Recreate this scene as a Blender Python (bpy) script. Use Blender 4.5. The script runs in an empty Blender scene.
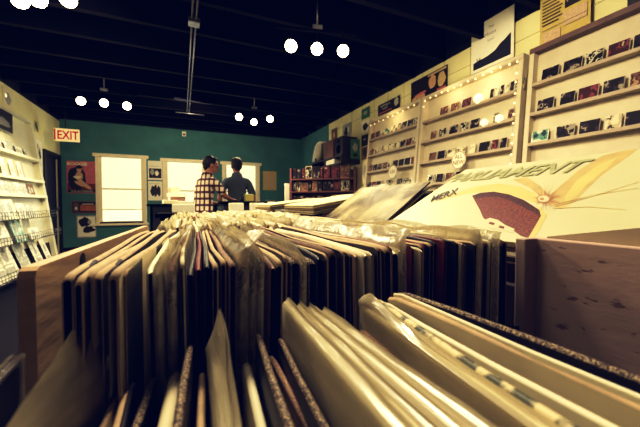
import bpy, bmesh, math, random
from mathutils import Vector, Matrix, noise
R = random.Random(7)
scene = bpy.context.scene
COL = scene.collection
EYE = 1.08                       # eye height above the shop floor
F = 316.0
YAW = math.atan(138/316); PITCH = math.atan(9/316)

# ------------------------------------------------------------------ camera
cam_data = bpy.data.cameras.new('camera'); cam = bpy.data.objects.new('camera', cam_data)
COL.objects.link(cam); scene.camera = cam
cam_data.sensor_width = 36; cam_data.lens = F/640*36
cam_data.clip_start = .01; cam_data.clip_end = 60
cam.location = (0, 0, EYE); cam.rotation_euler = (math.pi/2-PITCH, 0, -YAW)
cam_data.dof.use_dof = True; cam_data.dof.focus_distance = .55; cam_data.dof.aperture_fstop = 11
CM = Matrix.Translation((0, 0, EYE)) @ cam.rotation_euler.to_matrix().to_4x4()

def ray(px, py):
    return (CM.to_3x3() @ Vector((px-320, 213.5-py, -F)))
def at(px, py, X=None, Y=None, Z=None):
    """the point of the place seen in this direction on a plane of constant X, Y or Z (Z relative to the eye)"""
    d = ray(px, py)
    if X is not None: k = X/d.x
    elif Y is not None: k = Y/d.y
    else: k = Z/d.z
    return Vector((0, 0, EYE)) + d*k

# ------------------------------------------------------------------ materials
def mat(name, col, rough=.7, var=0., scale=20., bump=0., metal=0., spec=.3, col2=None, emis=None, estr=0., thr=None, coords='Object', stretch=None):
    m = bpy.data.materials.new(name); m.use_nodes = True
    n, l = m.node_tree.nodes, m.node_tree.links
    b = n['Principled BSDF']
    b.inputs['Base Color'].default_value = (*col, 1); b.inputs['Roughness'].default_value = rough
    b.inputs['Metallic'].default_value = metal; b.inputs['Specular IOR Level'].default_value = spec
    if emis: b.inputs['Emission Color'].default_value = (*emis, 1); b.inputs['Emission Strength'].default_value = estr
    tc = n.new('ShaderNodeTexCoord')
    src = tc.outputs[coords]
    if stretch:
        mp = n.new('ShaderNodeMapping'); mp.inputs['Scale'].default_value = stretch
        l.new(src, mp.inputs['Vector']); src = mp.outputs[0]
    nz = n.new('ShaderNodeTexNoise'); nz.inputs['Scale'].default_value = scale; nz.inputs['Detail'].default_value = 5
    l.new(src, nz.inputs['Vector'])
    if var or col2:
        rp = n.new('ShaderNodeValToRGB')
        c2 = col2 if col2 else tuple(c*(1-var) for c in col)
        rp.color_ramp.elements[0].color = (*c2, 1); rp.color_ramp.elements[1].color = (*col, 1)
        a, bb = thr if thr else (.3, .7)
        rp.color_ramp.elements[0].position = a; rp.color_ramp.elements[1].position = bb
        l.new(nz.outputs['Fac'], rp.inputs[0]); l.new(rp.outputs[0], b.inputs['Base Color'])
    if bump:
        bp = n.new('ShaderNodeBump'); bp.inputs['Strength'].default_value = bump; bp.inputs['Distance'].default_value = .01
        l.new(nz.outputs['Fac'], bp.inputs['Height']); l.new(bp.outputs[0], b.inputs['Normal'])
    return m

def cover_mat(name, cols, scale=9.):
    """printed cover: blotches of several colours, different on every object"""
    m = bpy.data.materials.new(name); m.use_nodes = True
    n, l = m.node_tree.nodes, m.node_tree.links; b = n['Principled BSDF']
    b.inputs['Roughness'].default_value = .6; b.inputs['Specular IOR Level'].default_value = .15
    tc = n.new('ShaderNodeTexCoord'); oi = n.new('ShaderNodeObjectInfo')
    mm = n.new('ShaderNodeMath'); mm.operation = 'MULTIPLY'; mm.inputs[1].default_value = 37
    l.new(oi.outputs['Random'], mm.inputs[0])
    va = n.new('ShaderNodeVectorMath'); va.operation = 'ADD'
    l.new(tc.outputs['Object'], va.inputs[0]); l.new(mm.outputs[0], va.inputs[1])
    nz = n.new('ShaderNodeTexNoise'); nz.inputs['Scale'].default_value = scale; nz.inputs['Detail'].default_value = 3
    l.new(va.outputs[0], nz.inputs['Vector'])
    rp = n.new('ShaderNodeValToRGB'); rp.color_ramp.interpolation = 'CONSTANT'
    e = rp.color_ramp.elements
    pos = [0, .5, .58, .66][:len(cols)]
    while len(e) < len(cols): e.new(.5)
    for i, c in enumerate(cols): e[i].position = pos[i]; e[i].color = (*c, 1)
    l.new(nz.outputs['Fac'], rp.inputs[0]); l.new(rp.outputs[0], b.inputs['Base Color'])
    return m

def plastic_mat(name, tint, transp, gloss=.25, rough=.15, bump=.5, scale=60, stretch=None):
    m = bpy.data.materials.new(name); m.use_nodes = True
    n, l = m.node_tree.nodes, m.node_tree.links
    n.remove(n['Principled BSDF']); out = n['Material Output']
    tr = n.new('ShaderNodeBsdfTransparent'); df = n.new('ShaderNodeBsdfDiffuse'); tl = n.new('ShaderNodeBsdfTranslucent')
    gl = n.new('ShaderNodeBsdfGlossy'); gl.inputs['Roughness'].default_value = rough
    tr.inputs[0].default_value = (.97, .96, .92, 1)
    df.inputs[0].default_value = (*tint, 1); tl.inputs[0].default_value = (*tint, 1)
    tc = n.new('ShaderNodeTexCoord'); nz = n.new('ShaderNodeTexNoise'); nz.inputs['Scale'].default_value = scale
    nz.inputs['Detail'].default_value = 3; nz.inputs['Distortion'].default_value = .8
    bp = n.new('ShaderNodeBump'); bp.inputs['Strength'].default_value = bump; bp.inputs['Distance'].default_value = .004
    src = tc.outputs['Object']
    if stretch:
        mp = n.new('ShaderNodeMapping'); mp.inputs['Scale'].default_value = stretch; l.new(src, mp.inputs[0]); src = mp.outputs[0]
    l.new(src, nz.inputs[0]); l.new(nz.outputs['Fac'], bp.inputs['Height'])
    for x in (df, gl): l.new(bp.outputs[0], x.inputs['Normal'])
    a = n.new('ShaderNodeMixShader'); a.inputs[0].default_value = .4; l.new(df.outputs[0], a.inputs[1]); l.new(tl.outputs[0], a.inputs[2])
    g = n.new('ShaderNodeMixShader'); g.inputs[0].default_value = gloss; l.new(a.outputs[0], g.inputs[1]); l.new(gl.outputs[0], g.inputs[2])
    t = n.new('ShaderNodeMixShader'); l.new(g.outputs[0], t.inputs[1]); l.new(tr.outputs[0], t.inputs[2])
    mr = n.new('ShaderNodeMapRange'); mr.inputs['From Min'].default_value = .35; mr.inputs['From Max'].default_value = .65
    mr.inputs['To Min'].default_value = max(0, transp-.22); mr.inputs['To Max'].default_value = min(1, transp+.15)
    l.new(nz.outputs['Fac'], mr.inputs[0]); l.new(mr.outputs[0], t.inputs[0])
    l.new(t.outputs[0], out.inputs['Surface'])
    return m

M = {}
CREAM = (.80, .72, .50); TAN = (.64, .47, .29)
M['black'] = mat('black paint', (.006, .006, .012), .6)
M['ceil'] = mat('ceiling black', (.0015, .0015, .004), .9, .4, 4)
M['joist'] = mat('joist black', (.0009, .0009, .002), .9, .4, 8, spec=.03)
M['lip'] = mat('lit joist lip', (.006, .006, .008), .8, .5, 8, spec=.04)  # lighter than the joists: light on their bottom edges put into colour
M['floor'] = mat('dark floor', (.003, .003, .009), .75, .5, 6, spec=.1)
M['teal'] = mat('teal wall paint', (.065, .215, .20), .75, .25, 3, .05)
M['yellow'] = mat('pale yellow wall', (.80, .75, .42), .7, .12, 3, .05)
M['seam'] = mat('wall panel seam', (.38, .34, .16), .8)
M['rackw'] = mat('cream rack paint', (.66, .58, .42), .5, .15, 6)
M['rackb'] = mat('shelf lip paint', (.46, .38, .28), .5, .2, 6)
M['rackd'] = mat('brown trim', (.16, .10, .085), .5, .3, 10)
M['leftw'] = mat('white rack paint', (.72, .70, .52), .5, .1, 6)
M['mahog'] = mat('mahogany', (.15, .055, .05), .5, .4, 12, stretch=(1, 1, 6))
M['trimw'] = mat('window trim paint', (.88, .78, .56), .5, .12, 8)
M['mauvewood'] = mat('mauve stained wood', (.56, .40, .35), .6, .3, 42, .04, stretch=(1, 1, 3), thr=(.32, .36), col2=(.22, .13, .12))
M['boardwood'] = mat('pale plywood', (.60, .40, .21), .55, .2, 10, .1, stretch=(2, 2, 9))
M['greywood'] = mat('grey board', (.48, .36, .32), .7, .2, 15)
M['coverpaper'] = mat('cream cover print', (.60, .57, .38), .5, .06, 20)
M['cardgrey'] = mat('beige grey card', (.50, .42, .30), .7, .12, 12)
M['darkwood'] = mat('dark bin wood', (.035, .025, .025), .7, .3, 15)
M['cream'] = mat('cream card', CREAM, .65, .12, 40)
M['creamy'] = mat('pale cream card', (.86, .80, .60), .6, .08, 40)
M['tan'] = mat('tan card', TAN, .7, .3, 60)
M['brown'] = mat('brown card', (.20, .11, .065), .7, .4, 60)
M['blackcard'] = mat('black card', (.012, .010, .012), .5, .3, 60)
M['maroon'] = mat('maroon card', (.22, .035, .03), .55, .4, 60)
M['worn'] = mat('worn black card edge', (.70, .56, .36), .7, col2=(.03, .018, .015), scale=900, thr=(.46, .72))
M['wornbrown'] = mat('worn brown card edge', (.62, .44, .27), .7, col2=(.13, .06, .045), scale=900, thr=(.40, .70))
M['stripe'] = mat('colour printed spine', (.72, .60, .36), .5, col2=(.07, .08, .05), scale=95, thr=(.44, .54), stretch=(1, 1, .2))
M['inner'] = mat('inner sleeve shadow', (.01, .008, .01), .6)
M['navy'] = mat('navy', (.01, .012, .03), .6)
M['white'] = mat('white paper', (.85, .82, .68), .6, .06, 30)
M['paper'] = mat('grey paper', (.45, .46, .40), .6, .4, 25)
M['metal'] = mat('galvanised conduit', (.28, .28, .30), .35, .3, 15, metal=.8)
M['wire'] = mat('dark wire', (.10, .10, .11), .35, metal=.9)
M['exitred'] = mat('exit red', (.50, .015, .02), .5, emis=(.5, .01, .02), estr=.25)
M['exitbg'] = mat('exit panel', (.85, .70, .42), .5, emis=(.9, .68, .38), estr=.45)
M['skin'] = mat('skin', (.42, .20, .12), .5, .15, 25)
M['hair'] = mat('dark hair', (.010, .007, .007), .6, .5, 90, .3)
M['denim'] = mat('dark trousers', (.012, .013, .025), .8, .3, 60)
M['shoe'] = mat('black shoe', (.01, .01, .01), .4)
M['blueshirt'] = mat('grey blue shirt', (.075, .105, .14), .8, .25, 30, .2)
M['capgrey'] = mat('dark cap', (.02, .018, .02), .8)
M['capwhite'] = mat('cap top', (.65, .60, .45), .8)
M['green'] = mat('green packaging', (.25, .40, .06), .5, .3, 20)
M['greenp'] = mat('green print', (.05, .22, .10), .5, .4, 20)
M['boxbrown'] = mat('brown cardboard', (.17, .08, .06), .7, .2, 10)
M['grey'] = mat('grey plastic', (.25, .25, .24), .5, .2, 10)
M['yelpaper'] = mat('mustard paper', (.58, .46, .14), .6, .15, 14)
M['ink'] = mat('black ink', (.015, .012, .012), .6)
M['pink'] = mat('dusty pink print', (.62, .17, .19), .5, .3, 12)
M['fleshp'] = mat('flesh print', (.68, .42, .22), .5, .3, 20)
M['orangep'] = mat('orange print', (.55, .17, .06), .5, .4, 10)
M['art_yel'] = mat('pale yellow print', (.66, .55, .24), .45, .15, 15)
M['art_or'] = mat('sand orange print', (.62, .46, .22), .45, .25, 30)
M['art_red'] = mat('red brown stipple print', (.24, .055, .045), .45, col2=(.035, .012, .015), scale=380, thr=(.36, .62))
M['art_dark'] = mat('dark stipple print', (.13, .03, .035), .45, col2=(.012, .006, .012), scale=380, thr=(.40, .66))
M['art_title'] = mat('sage title print', (.46, .48, .29), .4, .3, 60)
M['art_brown'] = mat('fine brown print', (.42, .22, .12), .5)
M['lprint'] = mat('grey zine print', (.70, .70, .58), .55, col2=(.28, .31, .28), scale=22, thr=(.45, .6))
M['lprint2'] = mat('pale zine print', (.82, .81, .66), .55, col2=(.45, .46, .38), scale=18, thr=(.4, .5))
M['teaprint'] = mat('teal zine print', (.45, .62, .52), .5, col2=(.12, .24, .22), scale=14, thr=(.42, .6))
M['bag'] = plastic_mat('clear record bag', (.80, .74, .54), .52, .3, .22)
M['bagmilky'] = plastic_mat('milky record bag', (.90, .83, .60), .30, .3, .25)
M['bagclear'] = plastic_mat('clear glossy record bag', (.60, .55, .38), .84, .08, .3, .5, 14)
M['bagfront'] = plastic_mat('smooth streaky record bag', (.66, .60, .42), .34, .20, .28, .35, 1, (130, 9, 60))
M['bagdark'] = plastic_mat('smoky record bag', (.30, .26, .22), .55, .4, .2)
M['glasscase'] = mat('clear case edge', (.55, .52, .42), .15, spec=.6)
# window daylight blind
def emit_mat(name, col, s):
    m = bpy.data.materials.new(name); m.use_nodes = True; n, l = m.node_tree.nodes, m.node_tree.links
    b = n['Principled BSDF']; b.inputs['Base Color'].default_value = (*col, 1)
    b.inputs['Emission Color'].default_value = (*col, 1); b.inputs['Emission Strength'].default_value = s
    b.inputs['Roughness'].default_value = .8
    return m
M['blind'] = emit_mat('daylit roller blind', (.95, .93, .72), .80)
M['pane'] = emit_mat('daylit frosted pane', (.95, .95, .78), .98)
M['bulb'] = emit_mat('hot lamp glass', (1, .86, .55), 22)
M['fairy'] = emit_mat('fairy bulb glass', (1, .78, .45), 2.2)
M['glow'] = emit_mat('pale cream glow', (1, .90, .60), 1.1)  # self-glow put in for light glare on the rack; also a sketch blob
# plaid
def plaid():
    m = bpy.data.materials.new('plaid cotton'); m.use_nodes = True; n, l = m.node_tree.nodes, m.node_tree.links
    b = n['Principled BSDF']; b.inputs['Roughness'].default_value = .85
    tc = n.new('ShaderNodeTexCoord'); sp = n.new('ShaderNodeSeparateXYZ'); l.new(tc.outputs['Object'], sp.inputs[0])
    ad = n.new('ShaderNodeMath'); ad.operation = 'ADD'; l.new(sp.outputs['X'], ad.inputs[0]); l.new(sp.outputs['Y'], ad.inputs[1])
    fs = []
    for src, off in ((ad.outputs[0], .01), (sp.outputs['Z'], .0)):
        dv = n.new('ShaderNodeMath'); dv.operation = 'MULTIPLY_ADD'; dv.inputs[1].default_value = 1/.088; dv.inputs[2].default_value = 10+off
        l.new(src, dv.inputs[0])
        fr = n.new('ShaderNodeMath'); fr.operation = 'FRACT'; l.new(dv.outputs[0], fr.inputs[0])
        lt = n.new('ShaderNodeMath'); lt.operation = 'LESS_THAN'; lt.inputs[1].default_value = .36; l.new(fr.outputs[0], lt.inputs[0]); fs.append(lt)
    s = n.new('ShaderNodeMath'); s.operation = 'ADD'; l.new(fs[0].outputs[0], s.inputs[0]); l.new(fs[1].outputs[0], s.inputs[1])
    s2 = n.new('ShaderNodeMath'); s2.operation = 'MULTIPLY'; s2.inputs[1].default_value = .5; l.new(s.outputs[0], s2.inputs[0])
    rp = n.new('ShaderNodeValToRGB'); rp.color_ramp.interpolation = 'CONSTANT'; e = rp.color_ramp.elements
    e[0].position = 0; e[0].color = (.78, .68, .55, 1); e[1].position = .4; e[1].color = (.10, .025, .03, 1)
    x = e.new(.9); x.color = (.02, .008, .012, 1)
    l.new(s2.outputs[0], rp.inputs[0]); l.new(rp.outputs[0], b.inputs['Base Color']); return m
M['plaid'] = plaid()

# ------------------------------------------------------------------ helpers
def mesh_obj(name, bm, mats, parent=None, loc=None, mw=None, smooth=False):
    me = bpy.data.meshes.new(name); bm.normal_update(); bm.to_mesh(me); bm.free()
    if not isinstance(mats, (list, tuple)): mats = [mats]
    for m in mats: me.materials.append(M[m] if isinstance(m, str) else m)
    if smooth:
        for p in me.polygons: p.use_smooth = True
    o = bpy.data.objects.new(name, me); COL.objects.link(o)
    if parent: o.parent = parent
    if mw is not None: o.matrix_world = mw
    if loc is not None: o.location = loc
    return o
def empty(name, loc=(0, 0, 0), rot=(0, 0, 0)):
    o = bpy.data.objects.new(name, None); COL.objects.link(o); o.location = loc; o.rotation_euler = rot
    o.empty_display_size = .05; return o
def tag(o, label, cat, group=None, kind=None):
    o['label'] = label; o['category'] = cat
    if group: o['group'] = group
    if kind: o['kind'] = kind
    return o
def struct(name, bm, m, parent=None, smooth=False):
    o = mesh_obj(name, bm, m, parent, smooth=smooth); o['kind'] = 'structure'; return o
def box(bm, x0, x1, y0, y1, z0, z1, mi=0, mtx=None, bev=0):
    vs = [bm.verts.new(v) for v in ((x0, y0, z0), (x1, y0, z0), (x1, y1, z0), (x0, y1, z0), (x0, y0, z1), (x1, y0, z1), (x1, y1, z1), (x0, y1, z1))]
    fs = [bm.faces.new([vs[i] for i in q]) for q in ((3, 2, 1, 0), (4, 5, 6, 7), (0, 1, 5, 4), (1, 2, 6, 5), (2, 3, 7, 6), (3, 0, 4, 7))]
    for f in fs: f.material_index = mi
    if bev:
        es = list({e for f in fs for e in f.edges})
        r = bmesh.ops.bevel(bm, geom=es, offset=bev, segments=2, affect='EDGES', profile=.5)
        vs = list({v for f in r['faces'] for v in f.verts} | {v for v in vs if v.is_valid})
        for f in r['faces']: f.material_index = mi
    if mtx is not None: bmesh.ops.transform(bm, matrix=mtx, verts=[v for v in vs if v.is_valid])
    return vs
def BX(*a, **k):
    bm = bmesh.new(); box(bm, *a, **k); return bm
def tube(bm, p0, p1, r0, r1=None, seg=10, mi=0, cap=True):
    r1 = r0 if r1 is None else r1
    p0 = Vector(p0); p1 = Vector(p1); d = (p1-p0)
    q = d.to_track_quat('Z', 'Y').to_matrix()
    a = [bm.verts.new(p0+q@Vector((r0*math.cos(2*math.pi*i/seg), r0*math.sin(2*math.pi*i/seg), 0))) for i in range(seg)]
    b = [bm.verts.new(p1+q@Vector((r1*math.cos(2*math.pi*i/seg), r1*math.sin(2*math.pi*i/seg), 0))) for i in range(seg)]
    for i in range(seg):
        f = bm.faces.new((a[i], a[(i+1) % seg], b[(i+1) % seg], b[i])); f.material_index = mi; f.smooth = True
    if cap:
        bm.faces.new(a[::-1]).material_index = mi; bm.faces.new(b).material_index = mi
def sphere(bm, c, r, sx=1, sy=1, sz=1, mi=0, u=16, v=10):
    r_ = bmesh.ops.create_uvsphere(bm, u_segments=u, v_segments=v, radius=r)
    for w in r_['verts']: w.co = Vector((w.co.x*sx, w.co.y*sy, w.co.z*sz))+Vector(c)
    for f in {f for w in r_['verts'] for f in w.link_faces}: f.material_index = mi; f.smooth = True
def ngon(bm, pts, mi=0):
    vs = [bm.verts.new(p) for p in pts]
    try:
        f = bm.faces.new(vs); f.material_index = mi; return f
    except ValueError: return None
def text_into(bm, s, x, z, size, mi, y=-.003, align='LEFT', shear=0., bold=.0, rot=0., xs=1.):
    cu = bpy.data.curves.new('t', 'FONT'); cu.body = s; cu.size = size; cu.align_x = align; cu.shear = shear
    cu.offset = bold; cu.resolution_u = 2
    o = bpy.data.objects.new('t', cu); COL.objects.link(o)
    bpy.context.view_layer.update()
    me = bpy.data.meshes.new_from_object(o.evaluated_get(bpy.context.evaluated_depsgraph_get()))
    n0 = len(bm.verts); f0 = len(bm.faces)
    bm.from_mesh(me); bm.verts.ensure_lookup_table(); bm.faces.ensure_lookup_table()
    c, s_ = math.cos(rot), math.sin(rot)
    for v in bm.verts[n0:]:
        a, b = v.co.x*xs, v.co.y
        v.co = (x+a*c-b*s_, y, z+a*s_+b*c)
    for f in bm.faces[f0:]: f.material_index = mi
    bpy.data.objects.remove(o); bpy.data.curves.remove(cu); bpy.data.meshes.remove(me)
def flat_art(name, w, h, mats, shapes=(), texts=(), mw=None, t=.004):
    """flat printed thing: centre bottom origin, faces -Y; shapes (mat index, [(u,v)..]) in 0..1"""
    bm = bmesh.new(); box(bm, -w/2, w/2, 0, t, 0, h, 0)
    for k, (mi, pts) in enumerate(shapes):
        ngon(bm, [(-w/2+u*w, -.0008*(k+1), v*h) for u, v in pts], mi)
    yy = -.0008*(len(shapes)+2)
    for tx in texts:
        s, u, v, size, mi = tx[:5]
        text_into(bm, s, -w/2+u*w, v*h, size*h, mi, yy, tx[5] if len(tx) > 5 else 'CENTER', bold=tx[6] if len(tx) > 6 else 0)
    return mesh_obj(name, bm, mats, mw=mw)
def frame(ex, ez, o):
    ex = Vector(ex).normalized(); ez = Vector(ez).normalized(); ey = ez.cross(ex).normalized()
    m = Matrix((ex, ey, ez)).transposed().to_4x4(); m.translation = Vector(o); return m
def blob(cx, cy, rx, ry, n=12, jag=.18, seed=1, rot=0):
    r = random.Random(seed)
    return [(cx+rx*math.cos(a)*(1+r.uniform(-jag, jag)), cy+ry*math.sin(a)*(1+r.uniform(-jag, jag))) for a in [2*math.pi*i/n+rot for i in range(n)]]
def rect(a, b, c, d): return [(a, c), (b, c), (b, d), (a, d)]
ORD = ['', 'first', 'second', 'third', 'fourth', 'fifth', 'sixth', 'seventh', 'eighth', 'ninth', 'tenth', 'eleventh', 'twelfth']
def nth(i):
    if i < len(ORD): return ORD[i]
    return str(i)+('th' if 10 <= i % 100 <= 20 else {1: 'st', 2: 'nd', 3: 'rd'}.get(i % 10, 'th'))

# ------------------------------------------------------------------ setting
XL, XR, YB, ZC = -2.5, 3.245, 8.89, 1.92+EYE
ZDECK = ZC+.45
YF = -1.2
struct('floor', BX(XL-.1, XR+.1, YF-.1, YB+.1, -.1, 0), 'floor')
struct('ceiling', BX(XL-.1, XR+.1, YF-.1, YB+.1, ZDECK, ZDECK+.1), 'ceil')
# back wall with three window openings
WIN = [(-1.843, -.793, .60, 2.27), (-.438, .61, .60, 2.235), (1.00, 2.02, .60, 2.235)]   # trim outer extents
bm = bmesh.new(); T = .07
xs = [XL-.1]
def bw(x0, x1, z0, z1): box(bm, x0, x1, YB, YB+.12, z0, z1)
prev = XL-.1
for (a, b, z0, z1) in WIN:
    bw(prev, a+T, 0, ZC); bw(a+T, b-T, 0, z0+T); bw(a+T, b-T, z1-T, ZC); prev = b-T
bw(prev, XR+.1, 0, ZC)
struct('wall_back', bm, 'teal')
struct('trim_1', BX(XL-.1, XR+.1, YB, YB+.12, ZC, ZDECK), 'ceil')
for i, (a, b, z0, z1) in enumerate(WIN):
    w = empty('window_%d' % (i+1), ((a+b)/2, YB, z0)); w['kind'] = 'structure'
    hw = (b-a)/2; H = z1-z0
    bm = bmesh.new()
    box(bm, -hw, -hw+T, -.03, .0, 0, H-T); box(bm, hw-T, hw, -.03, 0, 0, H-T)
    mesh_obj('side_trim', bm, 'trimw', w)
    mesh_obj('header_trim', BX(-hw-.05, hw+.05, -.045, 0, H-T, H+.01, bev=.006), 'trimw', w)
    mesh_obj('window_sill', BX(-hw-.04, hw+.04, -.07, 0, -.02, .03, bev=.006), 'trimw', w)
    bm = bmesh.new(); box(bm, -hw+T, -hw+T+.05, .0, .04, .03, H-T); box(bm, hw-T-.05, hw-T, .0, .04, .03, H-T)
    box(bm, -hw+T+.05, hw-T-.05, 0, .04, .03, .08); box(bm, -hw+T+.05, hw-T-.05, 0.0, .045, H*.5, H*.5+.035)
    mesh_obj('sash', bm, 'trimw', w)
    mesh_obj('pane', BX(-hw+T+.05, hw-T-.05, .05, .06, .08, H-T), 'pane', w)
    mesh_obj('roller_blind', BX(-hw+T+.05, hw-T-.05, .028, .034, .36, H-T), 'blind', w)
    mesh_obj('blind_bar', BX(-hw+T+.04, hw-T-.04, .018, .030, .345, .372), 'trimw', w)
# left wall with door, right wall
bm = bmesh.new(); DY0, DY1, DZ = 7.97, 8.8, 2.12
box(bm, XL-.12, XL, YF, DY0, 0, ZC-.05); box(bm, XL-.12, XL, DY1, YB, 0, ZC-.05); box(bm, XL-.12, XL, DY0, DY1, DZ, ZC-.05)
struct('wall_left', bm, 'yellow')
struct('trim_2', BX(XL-.12, XL, YF, YB, ZC-.05, ZDECK), 'ceil')
d = empty('door_1', (XL, (DY0+DY1)/2, 0)); d['kind'] = 'structure'
bm = bmesh.new(); hw = (DY1-DY0)/2
box(bm, -.02, .03, -hw-.06, -hw+.02, 0, DZ+.06); box(bm, -.02, .03, hw-.02, hw+.05, 0, DZ+.06); box(bm, -.02, .03, -hw+.02, hw-.02, DZ-.02, DZ+.06)
mesh_obj('door_frame', bm, 'black', d)
mesh_obj('door_leaf', BX(-.09, -.05, -hw+.02, hw-.02, 0.01, DZ-.02), 'navy', d)
bm = bmesh.new(); tube(bm, (-.05, hw-.1, 1.0), (-.0, hw-.1, 1.0), .012); sphere(bm, (.0, hw-.1, 1.0), .028)
mesh_obj('door_knob', bm, 'metal', d)
YT = 6.9
struct('wall_right', BX(XR, XR+.12, YF, YT, 0, ZC), 'yellow')
struct('trim_3', BX(XR, XR+.12, YT, YB, 0, ZC), 'teal')
struct('trim_4', BX(XR, XR+.12, YF, YB, ZC, ZDECK), 'ceil')
struct('wall_front', BX(XL-.1, XR+.1, YF-.1, YF, 0, ZDECK), 'ceil')
bm = bmesh.new()                         # thin panel seams of the yellow wall
for z in (ZC-.22, ): box(bm, XR-.003, XR, YF, YT, z, z+.006)
y = 6.2
while y > -1: box(bm, XR-.003, XR, y, y+.006, 2.0, ZC); y -= .42
struct('trim_5', bm, 'seam')
struct('baseboard_back', BX(XL, XR, YB-.015, YB, 0, .1), 'black')
struct('baseboard_right', BX(XR-.015, XR, YF, YB-.015, 0, .1), 'black')
# ceiling joists
for k, Yj in enumerate([1.35, 2.0, 2.62, 3.24, 3.84, 4.43, 5.1, 5.73, 6.4, 7.05, 7.7, 8.3]):
    bm = bmesh.new(); box(bm, XL, XR, Yj, Yj+.04, ZC, ZDECK)
    box(bm, XL, XR, Yj-.008, Yj+.048, ZC-.006, ZC, 1)
    struct('trim_%d' % (6+k), bm, ['joist', 'lip'])
# conduit along the ceiling
bm = bmesh.new(); zc = ZC-.035
for x in (.115, .155): tube(bm, (x, 1.2, zc), (x, 7.1, zc), .009)
o = mesh_obj('ceiling_conduit', bm, 'metal'); tag(o, 'pair of thin metal conduits running along the black ceiling joists', 'conduit')
bm = bmesh.new(); box(bm, .08, .19, 3.5, 3.62, zc-.03, zc+.02, bev=.005)
mesh_obj('junction_box', bm, 'metal', o)
bm = bmesh.new(); tube(bm, (-.1, 7.1, zc-.01), (.45, 7.1, zc-.01), .010); mesh_obj('cross_conduit', bm, 'metal', o)
# little white fixture on back wall
p = at(184, 134, Y=YB-.001)
bm = bmesh.new(); box(bm, -.05, .05, -.09, 0, -.07, .05, bev=.01); box(bm, -.025, .025, -.10, -.09, -.05, -.01, 1)
tag(mesh_obj('alarm_sensor', bm, ['white', 'black'], loc=p), 'small white alarm sensor high on the teal back wall', 'sensor')

# ------------------------------------------------------------------ track lights
def track(pixels, dz, labelside, strength=26):
    pts = []
    for (px, py) in pixels: pts.append(at(px, py, Z=dz))
    c = sum(pts, Vector())/len(pts)
    tr = empty('track_rail_light', c+Vector((0, 0, .18)))
    tag(tr, 'black track with three glaring spot lamps, %s' % labelside, 'track light', 'three-lamp ceiling tracks')
    d = (pts[-1]-pts[0]); d.z = 0; L = d.length; a = math.atan2(d.y, d.x)
    tr.rotation_euler = (0, 0, a)
    mesh_obj('rail', BX(-L/2-.15, L/2+.15, -.018, .018, -.012, .012), 'joist', tr)
    bm = bmesh.new(); tube(bm, (0, 0, .012), (0, 0, ZDECK-(c.z+.18)), .008); box(bm, -.05, .05, -.03, .03, .012, .05, 0)
    mesh_obj('hanger', bm, 'metal', tr)
    inv = (Matrix.Translation(c+Vector((0, 0, .18))) @ Matrix.Rotation(a, 4, 'Z')).inverted()
    for p in pts:
        q = inv @ p
        tgt = (inv @ Vector((.1, .4, 1.1)) - q).normalized()
        bm = bmesh.new()
        tube(bm, (q.x, q.y, -.012), (q.x, q.y, q.z+.04), .006)
        tube(bm, q-tgt*.11, q-tgt*.0, .035, .058, 16, cap=False)
        tube(bm, q-tgt*.112, q-tgt*.11, .035, .035, 16)
        h = mesh_obj('lamp_head', bm, 'joist', tr)
        bm = bmesh.new(); sphere(bm, q+tgt*.0, .060)
        mesh_obj('lamp_bulb', bm, 'bulb', h)
        ld = bpy.data.lights.new('spot_lamp', 'SPOT'); ld.energy = strength; ld.color = (1, .86, .60); ld.shadow_soft_size = .05
        ld.spot_size = math.radians(150); ld.spot_blend = .8
        lo = bpy.data.objects.new('spot_lamp_light', ld); COL.objects.link(lo); lo.location = p+Vector((0, 0, -.07))+(Vector((.1, .4, 1.1))-p).normalized()*.03
        dr = Vector((p.x+(.5 if p.x > 0 else -.5)*.3, p.y-.6, 0))-p
        lo.rotation_euler = dr.to_track_quat('-Z', 'Y').to_euler()
LZ = 1.62
track([(291, 46), (317, 49), (343, 51)], LZ, 'over the right middle of the shop', 70)
track([(239, 117), (254, 122), (270, 119)], LZ, 'far end right, low above the teal wall', 110)
track([(81, 101), (104, 103), (127, 106)], LZ, 'far end left, before the teal wall', 110)
track([(20, 0), (38, -1), (68, -1)], LZ, 'cut by the upper left edge of the picture', 60)

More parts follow.
